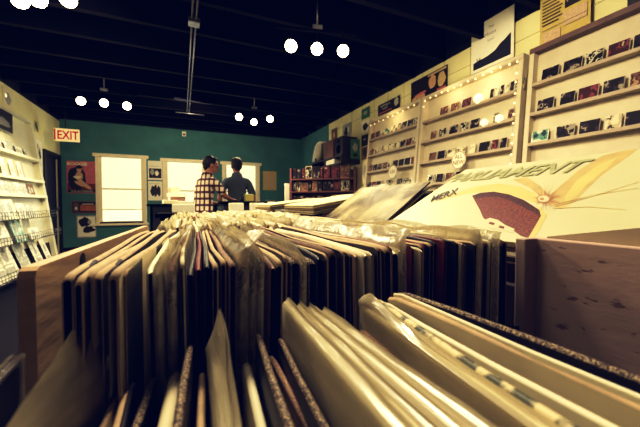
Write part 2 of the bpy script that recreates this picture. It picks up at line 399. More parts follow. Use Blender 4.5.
# ------------------------------------------------------------------ record sleeves
def sleeve_mesh(t, edge, face, seed, D=.315, H=.315):
    """open-fronted card sleeve: x = thickness, y from the front edge back, z down from the top fold"""
    r = random.Random(seed); bm = bmesh.new(); k = .0007
    bow = r.uniform(-.004, .004); ph = r.uniform(0, 6)
    def prof(h, rr, H_): return [(-h, -H_), (-h, -rr), (-h+rr*.8, -rr*.1), (0, 0), (h-rr*.8, -rr*.1), (h, -rr), (h, -H_)]
    ys = [0, .006, .03, .08, .14, .2, .26, .305, D]
    rings = []; 
    for y in ys:
        o = bow*math.sin(math.pi*y/D)+.0008*math.sin(y*30+ph)
        dz = .0012*math.sin(y*22+ph)-(.0035 if y == 0 else .0008 if y == .006 else .002 if y == D else 0)
        rings.append([bm.verts.new((x+o, y, z+(dz if z > -.1 else 0))) for x, z in prof(t/2, t*.35, H)])
    for a, b in zip(rings, rings[1:]):
        for i in range(6):
            f = bm.faces.new((a[i], a[i+1], b[i+1], b[i])); f.material_index = 1 if i in (0, 5) else 0; f.smooth = i not in (0, 5)
    bm.faces.new(rings[-1]).material_index = 0                      # back spine
    bm.faces.new([rings[0][0], rings[0][6], rings[-1][6], rings[-1][0]]).material_index = 1
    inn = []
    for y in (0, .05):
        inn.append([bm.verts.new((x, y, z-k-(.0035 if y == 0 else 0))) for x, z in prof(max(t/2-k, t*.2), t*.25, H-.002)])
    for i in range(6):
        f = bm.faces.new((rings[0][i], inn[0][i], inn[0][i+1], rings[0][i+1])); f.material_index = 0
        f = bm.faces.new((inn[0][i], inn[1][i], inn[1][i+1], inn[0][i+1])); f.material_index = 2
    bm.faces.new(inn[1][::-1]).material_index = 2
    me = bpy.data.meshes.new('record_sleeve'); bm.normal_update(); bm.to_mesh(me); bm.free()
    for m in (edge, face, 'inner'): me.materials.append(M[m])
    return me
KINDS = {'cream': ('cream', 'cream'), 'pale': ('creamy', 'creamy'), 'tan': ('tan', 'cream'), 'brown': ('brown', 'brown'),
         'black': ('blackcard', 'blackcard'), 'maroon': ('maroon', 'maroon'), 'worn black': ('worn', 'blackcard'), 'shade faced': ('tan', 'blackcard'), 'worn brown': ('wornbrown', 'brown'),  # near-black faces under tan tops put the gap shadow into colour
         'colour-printed': ('stripe', 'cream')}
_sm = {}
def smesh(kind, ti):
    key = (kind, ti)
    if key not in _sm: _sm[key] = sleeve_mesh([.003, .004, .0052, .0075][ti], *KINDS[kind], seed=hash(kind) % 97 if False else len(_sm)*13+ti)
    return _sm[key]
TH = [.003, .004, .0052, .0075]
def bag_mesh(t, rise, seed, m='bag', fold=.6, peak=0., D=.322, nz=7, front=True, crink=1.0):
    """open bag round a sleeve; the loose mouth rises above the card and flops to one side"""
    r = random.Random(seed); bm = bmesh.new()
    h = t/2+.0007; ny = 22
    loop = [(-h, y) for y in [D*i/ny for i in range(ny+1)]]+[(h, y) for y in [D*(ny-i)/ny for i in range(ny+1)]]
    zs = [-.317, -.2, -.1, -.04, -.012, -.002]+[rise*(i+1)/nz for i in range(nz)]
    side = r.choice((-1, 1))
    rows = []
    for z in zs:
        row = []
        for (x, y) in loop:
            yy = y-.004
            if z > 0:
                q = z/rise
                top = rise*(.45+.55*noise.noise(Vector((y*14, seed*3.1, 0)))+.25)
                if peak: top = rise*(peak_shape(y/D, peak))
                zz = max(.0008, q*abs(top))
                n = noise.noise(Vector((y*45, z*60, seed*1.7)))
                xx = (x*(1-.85*min(1, q*1.6)) if not peak else x*(1+1.2*min(q*2, 1))*(1-q)+(.0004 if x > 0 else -.0004))+side*fold*zz*(.35+.65*q)*(.6+noise.noise(Vector((y*18, seed, 2))))+n*.0035*crink*q
                yy += noise.noise(Vector((y*20, z*50, seed)))*.004*q
            else:
                zz = z; xx = x+(1 if x > 0 else -1)*abs(noise.noise(Vector((y*30, z*20, seed))))*.0006
            row.append(bm.verts.new((xx, yy, zz)))
        rows.append(row)
    n = len(loop)
    for a, b in zip(rows, rows[1:]):
        for i in range(n):
            f = bm.faces.new((a[i], a[(i+1) % n], b[(i+1) % n], b[i])); f.smooth = True
    me = bpy.data.meshes.new('plastic_bag'); bm.normal_update(); bm.to_mesh(me); bm.free(); me.materials.append(M[m]); return me
def peak_shape(s, p):      # a single tall tip near the far end (p = where 0..1)
    return max(.07, 1-abs(s-p)*9 if s > p else 1-(p-s)*4.2)
BAGS = [[bag_mesh(TH[ti], rr, 11*ti+j, mm, ff) for j, (rr, mm, ff) in enumerate([(.014, 'bagmilky', .5), (.020, 'bag', .9), (.009, 'bagmilky', .3), (.026, 'bag', 1.1)])] for ti in range(4)]
def sleeve(kind, ti, x, y, z, yaw=0., lean=0., bag=None, bagmesh=None):
    me = smesh(kind, ti)
    if bag is None and bagmesh is None:
        o = bpy.data.objects.new('record_sleeve', me); COL.objects.link(o)
    else:
        o = bpy.data.objects.new('record_sleeve', me); COL.objects.link(o)
        c = bpy.data.objects.new('plastic_bag', bagmesh or BAGS[ti][bag]); COL.objects.link(c); c.parent = o
        c['label'] = 'crinkled clear plastic bag'
    o.location = (x, y, z); o.rotation_euler = (0, lean, yaw)
    return o
def interp(x, pts):
    if x <= pts[0][0]: return pts[0][1]
    for (a, va), (b, vb) in zip(pts, pts[1:]):
        if x <= b: return va+(vb-va)*(x-a)/(b-a)
    return pts[-1][1]
RZ = EYE-.0374
rows = [  # y front, x0, x1, weights, bag chance, name
    (.245, -.022, .3435, 'second', .12),
    (.60, -.040, .345, 'third', .5),
    (.96, -.030, .350, 'fourth', .5),
    (1.32, -.020, .350, 'fifth', .5)]
def fill_row(y0, x0, x1, rname, pb, first=False):
    x = x0; out = []
    while x < x1-.004:
        ti = R.choices((0, 1, 2, 3), (3, 4, 3, 1) if first else (1, 3, 4, 2))[0]; t = TH[ti]
        if first: kind = R.choices(list(KINDS), (3, 1, 3, 3, 4, 1.2, 2, 6, 2, 0))[0]
        else: kind = R.choices(list(KINDS), (8, 8, 4, 1, 1, .5, .6, 1, .6, 0))[0]
        yaw = -math.radians(interp(x, [(-.05, 3.6), (0, 2.4), (.06, .8), (.14, .1), (.34, -.3)])) if first else math.radians(-.6+R.uniform(-.3, .3))
        yaw += math.radians(R.uniform(-.35, .35))
        lean = math.radians(2.2*noise.noise(Vector((x*9, y0*3, 0)))*1.5)
        z = RZ+R.uniform(-.0035, .003)-(interp(x, [(-.05, 0), (.05, .006), (.12, .006), (.22, .001)]) if first else R.uniform(0, .004))
        yy = y0+R.uniform(-.004, .008)-(.012*max(0, 1-abs(x-.0)/.05) if first else 0)
        bagc = R.random() < pb*(3.6 if (first and -.02 < x < .085) else 1)
        o = sleeve(kind, ti, x+t/2, yy, z, yaw, lean, (R.choice((0, 1, 2, 3)) if first else R.choice((0, 2, 2))) if bagc else None)
        out.append((o, kind, bagc)); x += t+R.uniform(.0008, .0030)+(.0012 if bagc else 0)
    for i, (o, kind, bagc) in enumerate(out):
        tag(o, '%s sleeve%s, %s from left in %s row of centre bin' % (kind, ' in clear plastic' if bagc else '', nth(i+1), rname),
            'record sleeve', 'record sleeves packed in the %s row of the bin' % rname)
    return len(out)
nrec = 0
for k, (y0, x0, x1, nm, pb) in enumerate(rows): nrec += fill_row(y0, x0, x1, nm, pb, k == 0)
# long-edged sleeves at the far left of the second row, seen face on; dark faces paint the deep shadow between them
for i, (a, b, kind, lab) in enumerate([((67, 273), (152, 228), 'shade faced', 'dark sleeve with tan top edge, first right of the wooden divider'),
        ((78, 277), (158, 229), 'shade faced', 'low dark sleeve, second right of the wooden divider'),
        ((86, 273), (163, 227), 'tan', 'tan sleeve, third right of the wooden divider'),
        ((97, 272), (168, 227), 'shade faced', 'dark sleeve, fourth right of the wooden divider'),
        ((112, 272), (176, 226), 'tan', 'tan sleeve with a pale face, fifth right of the wooden divider'),
        ((121, 269), (181, 225), 'shade faced', 'dark sleeve, sixth right of the wooden divider')]):
    Z = -.037
    p0 = at(*a, Z=Z); p1 = at(*b, Z=Z); v = p1-p0
    tag(sleeve(kind, 1 if 'low' in lab else 2, p0.x, p0.y, p0.z, math.atan2(-v.x, v.y)), lab, 'record sleeve', 'record sleeves packed in the second row of the bin')
# wooden divider board at the left
a0 = at(35, 268, Z=-.037); a1 = at(150, 225, Z=-.037); v = a1-a0; L = .40
th = .0085; Hh = .33
outl = [(0, -Hh), (0, -.006), (.0018, -.0018), (.006, 0), (L-.006, 0), (L, -.006), (L, -Hh)]
bm = bmesh.new()
va = [bm.verts.new((0, y, z)) for y, z in outl]; vb = [bm.verts.new((-th, y, z)) for y, z in outl]
bm.faces.new(va); bm.faces.new(vb[::-1])
for i in range(len(outl)): 
    j = (i+1) % len(outl); bm.faces.new((va[i], vb[i], vb[j], va[j]))
o = mesh_obj('wooden_divider', bm, 'boardwood', loc=a0); o.rotation_euler = (0, 0, math.atan2(-v.x, v.y))
tag(o, 'pale wooden divider board with a dark finger hole, left end of second row', 'divider board')
bm = bmesh.new()
ra = [(.0755+.0052*math.cos(t), -.0085+.0068*math.sin(t)) for t in [2*math.pi*i/16 for i in range(16)]]
qa = [bm.verts.new((.0006, y, z)) for y, z in ra]; qb = [bm.verts.new((-th-.0006, y, z)) for y, z in ra]
bm.faces.new(qa); bm.faces.new(qb[::-1])
for i in range(16): bm.faces.new((qa[i], qb[i], qb[(i+1) % 16], qa[(i+1) % 16]))
mesh_obj('finger_hole', bm, 'blackcard', o)

# first row, right below the camera
front = [ # far px, near px, thickness idx, kind, bag spec, label
 ((16, 358), (-50, 427), 1, 'black', ('bagdark', .030, .72), 'black record sleeve in smoky plastic, at the lower left corner'),
 ((62, 380), (16, 427), 3, 'cream', None, 'thick cream sleeve beside the tall plastic tip, lower left'),
 ((110, 382), (62, 427), 3, 'cream', ('bagfront', .046, .93), 'cream sleeve in milky plastic with a tall pointed tip, lower left'),
 ((119, 383), (104, 427), 0, 'tan', None, 'thin tan sleeve just right of the tall plastic tip'),
 ((127, 379), (115, 427), 1, 'tan', None, 'thin tan-edged sleeve, front row left'),
 ((135, 380), (126, 427), 0, 'black', None, 'thin black sleeve, front row left of the cream-edged one'),
 ((152, 373), (138, 427), 1, 'worn black', None, 'black sleeve with chipped cream edge, left of the thick tan sleeve'),
 ((175, 367), (164, 427), 3, 'cream', None, 'thick cream and tan sleeve, left of the speckled black one'),
 ((189, 340), (184, 427), 1, 'worn black', None, 'tall black sleeve with speckled worn edge at the bottom centre'),
 ((201, 368), (200, 427), 1, 'tan', None, 'tan scuffed sleeve left of the tall white plastic tip'),
 ((214, 350), (226, 427), 3, 'pale', ('bagfront', .040, .90), 'pale sleeve in plastic whose tall tip stands up at bottom centre'),
 ((245, 359), (265, 427), 2, 'pale', None, 'pale cream sleeve right of the tall plastic tip'),
 ((259, 371), (281, 427), 2, 'cream', None, 'lower cream sleeve, second right of the tall plastic tip'),
 ((257, 330), (299, 427), 1, 'worn black', None, 'tall black sleeve with speckled edge leaning right of the cream pair'),
 ((272, 354), (314, 427), 1, 'worn brown', None, 'low brown sleeve between two taller worn black ones'),
 ((279, 334), (334, 427), 1, 'worn black', None, 'tall worn black sleeve just left of the plastic-wrapped bundle'),
 ((289, 304), (402, 427), 3, 'pale', ('bagfront', .004, 0), 'leftmost sleeve of the plastic-wrapped bundle in the front row'),
 ((302, 307), (432, 427), 2, 'cream', ('bagfront', .004, 0), 'second sleeve of the plastic-wrapped bundle in the front row'),
 ((313, 309), (458, 427), 3, 'pale', ('bagfront', .004, 0), 'third sleeve of the plastic-wrapped bundle in the front row'),
 ((326, 313), (484, 427), 2, 'cream', ('bagfront', .004, 0), 'rightmost sleeve of the plastic-wrapped bundle in the front row'),
 ((361, 328), (470, 417), 1, 'worn brown', None, 'low brown sleeve right of the plastic-wrapped bundle'),
 ((366, 305), (540, 427), 3, 'cream', ('bagfront', .014, .95), 'cream sleeve in clear plastic with a raised corner, right front row'),
 ((374, 297), (584, 427), 2, 'colour-printed', None, 'sleeve with a dark and cream printed edge, right front row'),
 ((382, 299), (610, 421), 1, 'pale', None, 'thin pale sleeve just right of the printed-edge one'),
 ((391, 296), (640, 404), 2, 'tan', None, 'tan sleeve, third from the right in the front row'),
 ((395, 292), (640, 390), 0, 'pale', None, 'thin pale sleeve, second from the right in the front row'),
 ((400, 291), (640, 378), 2, 'worn black', None, 'dark sleeve with patchy tan edge, rightmost in the front row'),
]
YR1 = .222
for i, (fp, npx, ti, kind, bg, lab) in enumerate(front):
    p1 = at(*fp, Y=YR1); Z = p1.z-EYE
    p0 = at(*npx, Z=Z); v = (p1-p0); v.z = 0; v.normalize()
    org = p1-v*.315
    yaw = math.atan2(-v.x, v.y)
    bmsh = None
    if bg: bmsh = bag_mesh(TH[ti], bg[1]*(1.0), 100+i, bg[0], .12 if bg[2] else .3, bg[2], crink=.5, nz=7)
    o = sleeve(kind, ti, org.x, org.y, org.z, yaw, 0, None, bmsh)
    tag(o, lab, 'record sleeve', 'record sleeves in the front row nearest the camera'); nrec += 1
    FRONT_DEBUG = globals().setdefault('FD', []); FRONT_DEBUG.append((round(p1.x, 4), round(org.x, 4), round(Z, 3)))

# ------------------------------------------------------------------ centre bin (the table of crates)
binr = empty('record_bin', (.14, .23, 0)); tag(binr, 'long wooden record bin holding the rows of sleeves in the middle of the shop', 'record bin')
def bpart(name, x0, x1, y0, y1, z0, z1, m, bev=.0015, label=None):
    bm = bmesh.new(); box(bm, x0-.14, x1-.14, y0-.23, y1-.23, z0, z1, bev=bev)
    o = mesh_obj(name, bm, m, binr)
    if label: o['label'] = label
    return o
ZT = RZ-.0005
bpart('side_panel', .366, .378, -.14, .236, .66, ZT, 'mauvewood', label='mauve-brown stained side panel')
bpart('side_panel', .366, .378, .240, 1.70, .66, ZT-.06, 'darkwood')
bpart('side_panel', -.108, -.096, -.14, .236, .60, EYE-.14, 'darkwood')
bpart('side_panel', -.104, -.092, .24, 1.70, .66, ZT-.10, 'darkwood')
bpart('corner_post', .3445, .3655, .226, .238, .66, ZT, 'greywood', label='grey-brown post end')
bpart('divider', -.096, .344, .2305, .2345, .66, EYE-.135, 'darkwood')
for yy in (.575, .935, 1.295): bpart('divider', -.09, .36, yy, yy+.006, .66, RZ-.1, 'darkwood')
bpart('front_panel', -.096, .366, -.152, -.14, .60, EYE-.2, 'darkwood')
bpart('back_panel', -.096, .366, 1.66, 1.672, .66, RZ-.05, 'darkwood')
bpart('bin_bottom', -.104, .378, -.14, 1.70, .64, .66, 'darkwood')
for x in (-.09, .34):
    for yy in (-.1, 1.62): bpart('leg', x, x+.03, yy, yy+.03, 0, .64, 'darkwood')

# right-hand bin with leaning display sleeves
rb = empty('record_bin', (.6, .6, 0)); tag(rb, 'neighbouring record bin on the right, under the leaning picture sleeve', 'record bin')
def rpart(name, x0, x1, y0, y1, z0, z1, m, label=None):
    bm = bmesh.new(); box(bm, x0-.6, x1-.6, y0-.6, y1-.6, z0, z1, bev=.0015); o = mesh_obj(name, bm, m, rb)
    if label: o['label'] = label
    return o
rpart('divider', .385, .88, .222, .233, .66, RZ-.03, 'mauvewood', 'mauve-brown cross board in front of the picture sleeve')
rpart('divider', .380, .88, .590, .596, .66, RZ-.09, 'darkwood'); rpart('divider', .380, .88, .94, .946, .66, RZ-.09, 'darkwood')
rpart('side_panel', .88, .892, -.14, 1.7, .66, RZ-.03, 'darkwood')
rpart('bin_bottom', .380, .892, -.14, 1.70, .64, .66, 'darkwood')
rpart('back_panel', .380, .88, 1.66, 1.67, .66, RZ-.1, 'darkwood'); rpart('front_panel', .380, .88, -.15, -.14, .66, RZ-.1, 'darkwood')
for x in (.39, .85):
    for yy in (-.1, 1.62): rpart('leg', x, x+.03, yy, yy+.03, 0, .64, 'darkwood')

bm = bmesh.new(); q = [(-.135, EYE-.30), (.2245, EYE-.30), (.2245, EYE-.0365), (.218, EYE-.035), (.147, EYE-.0213), (-.135, EYE+.02)]
qa = [bm.verts.new((.3788, y, z)) for y, z in q]; qb = [bm.verts.new((.3814, y, z)) for y, z in q]
bm.faces.new(qa[::-1]); bm.faces.new(qb)
for i in range(6): bm.faces.new((qa[i], qa[(i+1) % 6], qb[(i+1) % 6], qb[i]))
tag(mesh_obj('divider_card', bm, 'cardgrey'), 'beige grey card standing between the mauve wood panel and the MERX cover', 'divider card')
# picture sleeve with the winged head and MERX lettering
TOPX, TOPZ = .62, .0825; YFAR, YNEAR = .5547, .135; SL = .27
A = math.atan(.55)
ezv = Vector((math.cos(A), 0, math.sin(A))); exv = Vector((0, -1, 0))
org = Vector((TOPX, (YFAR+YNEAR)/2, EYE+TOPZ))-ezv*SL
MW = frame(exv, ezv, org); MI = MW.inverted()
def onplane(px, py):
    d = MI.to_3x3() @ ray(px, py); o_ = MI @ Vector((0, 0, EYE)); k = -o_.y/d.y; p_ = o_+d*k; return (p_.x, p_.z)
W = YFAR-YNEAR
bm = bmesh.new(); box(bm, -W/2, W/2, 0, .004, 0, SL, 0)
def c3(pts): return [(400+x/2.667, 140+y/2.667) for x, y in pts]
lay = [0]
def pp(pts, mi, smooth=0, raw=False):
    lay[0] += 1
    q = [onplane(*p) for p in (pts if raw else c3(pts))]
    q = [(min(max(a, -W/2+.0005), W/2-.0005), min(max(b, .0005), SL-.0005)) for a, b in q]
    ngon(bm, [(a, -.00005*lay[0], b) for a, b in q], mi)
# faint yellow sweep, orange beam
pp([(90, 160), (150, 140), (200, 124), (262, 116), (322, 124), (360, 142), (378, 168), (352, 166), (300, 146), (250, 137), (200, 140), (150, 150), (110, 162)], 1)
pp([(395, 150), (430, 120), (480, 78), (540, 42), (590, 30), (640, 20), (600, 50), (540, 92), (500, 130), (466, 165), (430, 185), (405, 175)], 2)
pp([(440, 150), (470, 110), (520, 72), (580, 45), (556, 72), (505, 112), (470, 150), (440, 172)], 1)
pp([(300, 105), (340, 100), (372, 122), (400, 150), (380, 158), (350, 130)], 2)
# wing
pp([(372, 176), (392, 200), (372, 240), (352, 268), (332, 262), (356, 225), (366, 200)], 1)
pp([(192, 149), (215, 141), (250, 138), (290, 145), (330, 160), (372, 187), (376, 203), (355, 240), (342, 262), (322, 256), (300, 240), (268, 230), (240, 222), (222, 208), (212, 185)], 4)
pp([(192, 149), (215, 141), (250, 138), (290, 145), (330, 160), (372, 187), (376, 203), (340, 185), (300, 165), (262, 152), (225, 152), (204, 158)], 5)
pp([(225, 214), (240, 208), (262, 214), (282, 228), (306, 238), (300, 248), (270, 240), (240, 236), (226, 226)], 0)
pp([(240, 218), (254, 222), (250, 228), (236, 224)], 4); pp([(266, 228), (280, 232), (276, 238), (262, 234)], 4)
# radial hairs round the eye
rr = random.Random(3)
for i in range(90):
    a = rr.uniform(0, 2*math.pi); L1 = rr.uniform(20, 62)*(1.0 if math.cos(a) > -.3 else .6); r0 = 14
    cx, cy = 385+rr.uniform(-6, 6), 158
    x0_, y0_ = cx+r0*math.cos(a), cy+r0*.6*math.sin(a); a2 = a+rr.uniform(-.4, .4)
    x1_, y1_ = cx+L1*math.cos(a2), cy+L1*.75*math.sin(a2)
    nx, ny = -(y1_-y0_), (x1_-x0_); nn = math.hypot(nx, ny) or 1; nx, ny = nx/nn*.55, ny/nn*.55
    pp([(x0_-nx, y0_-ny), (x0_+nx, y0_+ny), (x1_, y1_)], 6)
    lay[0] -= .95
pp([(410, 178), (520, 148), (636, 112), (636, 113), (520, 149.3), (411, 179.5)], 2); pp([(412, 172), (520, 146), (636, 128), (636, 129), (520, 147.3), (412, 173.5)], 2); pp([(410, 182), (500, 178), (600, 186), (600, 187), (500, 179.3), (410, 183.5)], 1)
pp([(383+19*math.cos(t), 158+11*math.sin(t)) for t in [i*math.pi/8 for i in range(16)]], 6)
pp([(383+15*math.cos(t), 158+8.5*math.sin(t)) for t in [i*math.pi/8 for i in range(16)]], 0)
pp([(379+6*math.cos(t), 159+4*math.sin(t)) for t in [i*math.pi/5 for i in range(10)]], 6)
yl = -.00005*lay[0]-.0006
a = onplane(443, 183); b = onplane(590, 172.5)
text_into(bm, 'PARLIAMENT', a[0], a[1], .062, 3, yl, 'LEFT', shear=.25, bold=.0016, xs=(b[0]-a[0])/(.062*6.35))
a = onplane(430, 202.5); b = onplane(456, 194.5)
rot = math.atan2(b[1]-a[1], b[0]-a[0])
text_into(bm, 'MERX', a[0], a[1], .046, 7, yl, 'LEFT', shear=.3, bold=.0008, rot=rot, xs=math.hypot(b[0]-a[0], b[1]-a[1])/(.046*2.55))
o = mesh_obj('picture_sleeve', bm, ['coverpaper', 'art_yel', 'art_or', 'art_title', 'art_red', 'art_dark', 'art_brown', 'ink'], mw=MW)
tag(o, 'large cream record cover marked MERX with a winged eye drawing, leaning back at right', 'record sleeve')
def lean_pile(n, topx, topz, yc, ang, w, names, mats_, gap=.006, start=1, group='sleeves leaning back in the right-hand bin', bagm=None):
    ez = Vector((math.cos(ang), 0, math.sin(ang))); nrm = Vector((-math.sin(ang), 0, math.cos(ang)))
    out = []
    for i in range(n):
        o_ = Vector((topx, yc+R.uniform(-.004, .004), EYE+topz))-ez*SL-nrm*(gap*(i+start))+ez*R.uniform(-.006, .003)
        if i == 0 and start == 0: o_ = Vector((topx, yc, EYE+topz))-ez*SL
        bm = bmesh.new(); box(bm, -w/2, w/2, 0, .0035, 0, SL, 0, bev=.0008)
        ob = mesh_obj('record_sleeve', bm, mats_[i % len(mats_)], mw=frame((0, -1, 0), ez, o_))
        if bagm:
            bm = bmesh.new(); N = 14
            g = [[bm.verts.new((-w/2-.003+(w+.006)*a/N, -.0012-.0012*abs(noise.noise(Vector((a*.9, c*.7, i)))), -.002+(SL+.010)*c/N)) for a in range(N+1)] for c in range(N+1)]
            for c in range(N):
                for a in range(N): bm.faces.new((g[c][a], g[c][a+1], g[c+1][a+1], g[c+1][a])).smooth = True
            mesh_obj('plastic_bag', bm, bagm, ob)
        tag(ob, names % nth(i+1), 'record sleeve', group); out.append(ob)
    return out
lean_pile(5, TOPX, TOPZ, .40, A, .312, 'plain sleeve lying under the large MERX cover, %s below it', ['cream', 'brown', 'creamy', 'blackcard'])
M['darkcover'] = mat('dark cover painted highlights', (.50, .43, .28), .5, col2=(.05, .035, .03), scale=7, thr=(.44, .58), spec=.1)  # pale blotches paint the highlights of the shiny plastic into the cover
M['darkcover2'] = mat('pale glossy cover', (.60, .54, .36), .5, .3, 9, spec=.1)
lean_pile(4, .548, .055, .752, math.atan(.73), .318, 'sleeve in shiny plastic leaning behind the MERX cover, %s from the front', ['darkcover', 'darkcover2', 'darkcover', 'cream'], gap=.011, start=0, bagm='bagclear')
lean_pile(5, .66, .042, 1.12, math.atan(.17), .316, 'cream sleeve in the low flat pile behind the shiny ones, %s from the top', ['creamy', 'cream', 'tan'], gap=.007, start=0, bagm='bagmilky')
lean_pile(4, .62, .030, 1.50, math.atan(.12), .316, 'cream sleeve in the farthest flat pile of the right-hand bin, %s from the top', ['cream', 'creamy', 'tan'], gap=.007, start=0, bagm='bagmilky')

# ------------------------------------------------------------------ CD racks on the right wall
COVERS = {
 'mostly black': cover_mat('black cd cover', [(.008, .007, .010), (.03, .02, .03), (.30, .27, .20), (.02, .015, .02)], 14),
 'black and white': cover_mat('mono cd cover', [(.01, .01, .012), (.55, .52, .40), (.02, .02, .02), (.40, .38, .30)], 20),
 'maroon': cover_mat('maroon cd cover', [(.05, .015, .02), (.20, .05, .06), (.02, .01, .015), (.45, .34, .25)], 16),
 'pale cream': cover_mat('pale cd cover', [(.70, .64, .46), (.5, .42, .28), (.05, .04, .04), (.75, .7, .5)], 14),
 'brown': cover_mat('brown cd cover', [(.17, .09, .06), (.06, .03, .03), (.4, .25, .15), (.1, .06, .05)], 16),
 'teal and white': cover_mat('teal cd cover', [(.62, .60, .46), (.12, .28, .24), (.03, .05, .06), (.5, .5, .4)], 12)}
_cd = {}
def cd_mesh(cov, w):
    k = (cov, round(w, 3))
    if k in _cd: return _cd[k]
    bm = bmesh.new(); box(bm, -w/2, w/2, 0, .010, 0, .125, 0, bev=.0012); box(bm, -w/2+.007, w/2-.003, -.0012, .0, .003, .122, 1)
    me = bpy.data.meshes.new('cd_case'); bm.normal_update(); bm.to_mesh(me); bm.free()
    me.materials.append(M['glasscase']); me.materials.append(COVERS[cov]); _cd[k] = me; return me
LEAN = math.atan(.085); SH = [1.15, .865, .575, .275, -.03, -.33]
def rack(y0, y1, label, wsplit=True):
    """rack standing on the floor against the right wall, leaning back"""
    L = 2.59/math.cos(LEAN); r = empty('display_rack', (2.93, (y0+y1)/2, 0), (0, LEAN, 0)); hw = (y1-y0)/2
    tag(r, label, 'display rack', 'cream CD display racks on the right wall')
    P = .055
    mesh_obj('side_post', BX(-.015, .065, -hw, -hw+.045, 0.006, L-.05, bev=.003), 'rackw', r); mesh_obj('side_post', BX(-.015, .065, hw-.045, hw, 0.006, L-.05, bev=.003), 'rackw', r)
    mesh_obj('top_board', BX(-.02, .07, -hw, hw, L-.05, L, bev=.003), 'rackd' if 'nearest' in label else 'rackw', r)
    mesh_obj('back_panel', BX(.055, .066, -hw+.045, hw-.045, .01, L-.05), 'rackw', r)
    for s in SH:
        z = (s+EYE)/math.cos(LEAN)
        bm = bmesh.new(); box(bm, -.012, .055, -hw+.045, hw-.045, z-.014, z, 0); box(bm, -.02, -.012, -hw+.045, hw-.045, z-.018, z+.012, 1)
        mesh_obj('shelf', bm, ['rackw', 'rackb'], r)
    return r, Matrix.Translation((2.93, (y0+y1)/2, 0)) @ Matrix.Rotation(LEAN, 4, 'Y')
RM = Matrix.Rotation(LEAN, 4, 'Y')
def y_on_rack(px, s):
    X = 3.15-.085*(1.51-s)-.01; d = ray(px, 204.5); return X*d.y/d.x
def put_cd(y, s, cov, w, label, grp, tilt=6):
    X = 2.93+.085*(s+EYE)
    base = Vector((X+.004, y, s+EYE+.0015))
    ez = Vector((math.sin(LEAN+math.radians(tilt)), 0, math.cos(LEAN+math.radians(tilt))))
    o = bpy.data.objects.new('cd_case', cd_mesh(cov, w)); COL.objects.link(o); o.matrix_world = frame((0, -1, 0), ez, base)
    tag(o, label, 'CD', grp); return o
YE = [(4.94, 3.60), (3.55, 2.10), (2.035, .62)]
rack(3.59, 4.94, 'farthest cream wooden CD rack on the right wall, fairy lights along its top')
rack(2.11, 3.56, 'middle cream CD rack with fairy lights, leaning on the right wall')
rack(.50, 2.05, 'nearest CD rack with a dark top board, at the right edge')
shn = ['top', 'second', 'third', 'fourth', 'fifth', 'lowest']
near = {0: [(537, 554, 'mostly black'), (558, 577, 'mostly black'), (579, 598, 'black and white'), (601, 624, 'maroon'), (626, 648, 'mostly black'), (654, 680, 'brown')],
        1: [(532, 551, 'mostly black'), (555, 571, 'mostly black'), (573, 594, 'maroon'), (597, 620, 'mostly black'), (624, 645, 'brown'), (652, 676, 'mostly black')],
        2: [(528.5, 545, 'teal and white'), (552, 571, 'mostly black'), (574, 597, 'mostly black'), (600, 618, 'pale cream'), (620, 643, 'mostly black'), (650, 674, 'mostly black')],
        3: [(560, 575, 'mostly black'), (578, 594, 'mostly black'), (600, 606, 'pale cream'), (611, 638, 'mostly black'), (645, 670, 'maroon')]}
ncd = 0
for s, L_ in near.items():
    for i, (a, b, cov) in enumerate(L_):
        ya, yb = y_on_rack(a, SH[s]), y_on_rack(b, SH[s]); w = min(.150, abs(ya-yb)*.97); w = round(w/.01)*.01
        put_cd((ya+yb)/2, SH[s], cov, w, '%s CD, %s from left on the %s shelf of the nearest rack' % (cov, nth(i+1), shn[s]), 'CDs on the nearest rack'); ncd += 1
mid = {0: [(437, 446, 'brown'), (447, 457, 'brown'), (458, 469, 'maroon')]+[(486+5*i, 490.5+5*i, ['mostly black', 'teal and white', 'mostly black', 'pale cream', 'mostly black', 'black and white', 'mostly black'][i]) for i in range(7)],
       1: [(428, 434, 'brown'), (436, 444, 'black and white'), (446, 456, 'mostly black'), (457, 466, 'black and white'), (467, 477, 'mostly black'), (490, 495, 'black and white'), (504, 511, 'brown'), (512, 518, 'maroon')],
       2: [(426.5, 434, 'brown'), (435, 443, 'mostly black'), (445, 453, 'pale cream'), (454, 463, 'pale cream'), (467, 473, 'pale cream'), (476, 487, 'mostly black'), (488, 496, 'maroon'), (497, 504, 'mostly black')],
       3: [(426, 433, 'black and white'), (434, 441, 'mostly black'), (443, 451, 'brown'), (453, 462, 'mostly black'), (464, 474, 'pale cream'), (476, 487, 'brown')]}
for s, L_ in mid.items():
    for i, (a, b, cov) in enumerate(L_):
        ya, yb = y_on_rack(a, SH[s]), y_on_rack(b, SH[s]); w = min(.145, abs(ya-yb)*.96); w = max(.05, round(w/.01)*.01)
        put_cd((ya+yb)/2, SH[s], cov, w, '%s CD, %s from left on the %s shelf of the middle rack' % (cov, nth(i+1), shn[s]), 'CDs on the middle rack'); ncd += 1
pal = ['brown', 'mostly black', 'pale cream', 'black and white', 'pale cream', 'mostly black', 'maroon', 'teal and white']
farc = [['brown', 'brown', 'pale cream', 'teal and white', 'pale cream', 'pale cream', 'mostly black', 'mostly black', 'black and white'],
        ['brown', 'pale cream', 'pale cream', 'pale cream', 'pale cream', 'pale cream', 'mostly black', 'maroon', 'pale cream'],
        ['brown', 'mostly black', 'mostly black', 'brown', 'pale cream', 'mostly black', 'mostly black', 'mostly black', 'brown'],
        ['mostly black', 'maroon', 'mostly black', 'pale cream', 'black and white', 'pale cream', 'black and white', 'black and white', 'pale cream']]
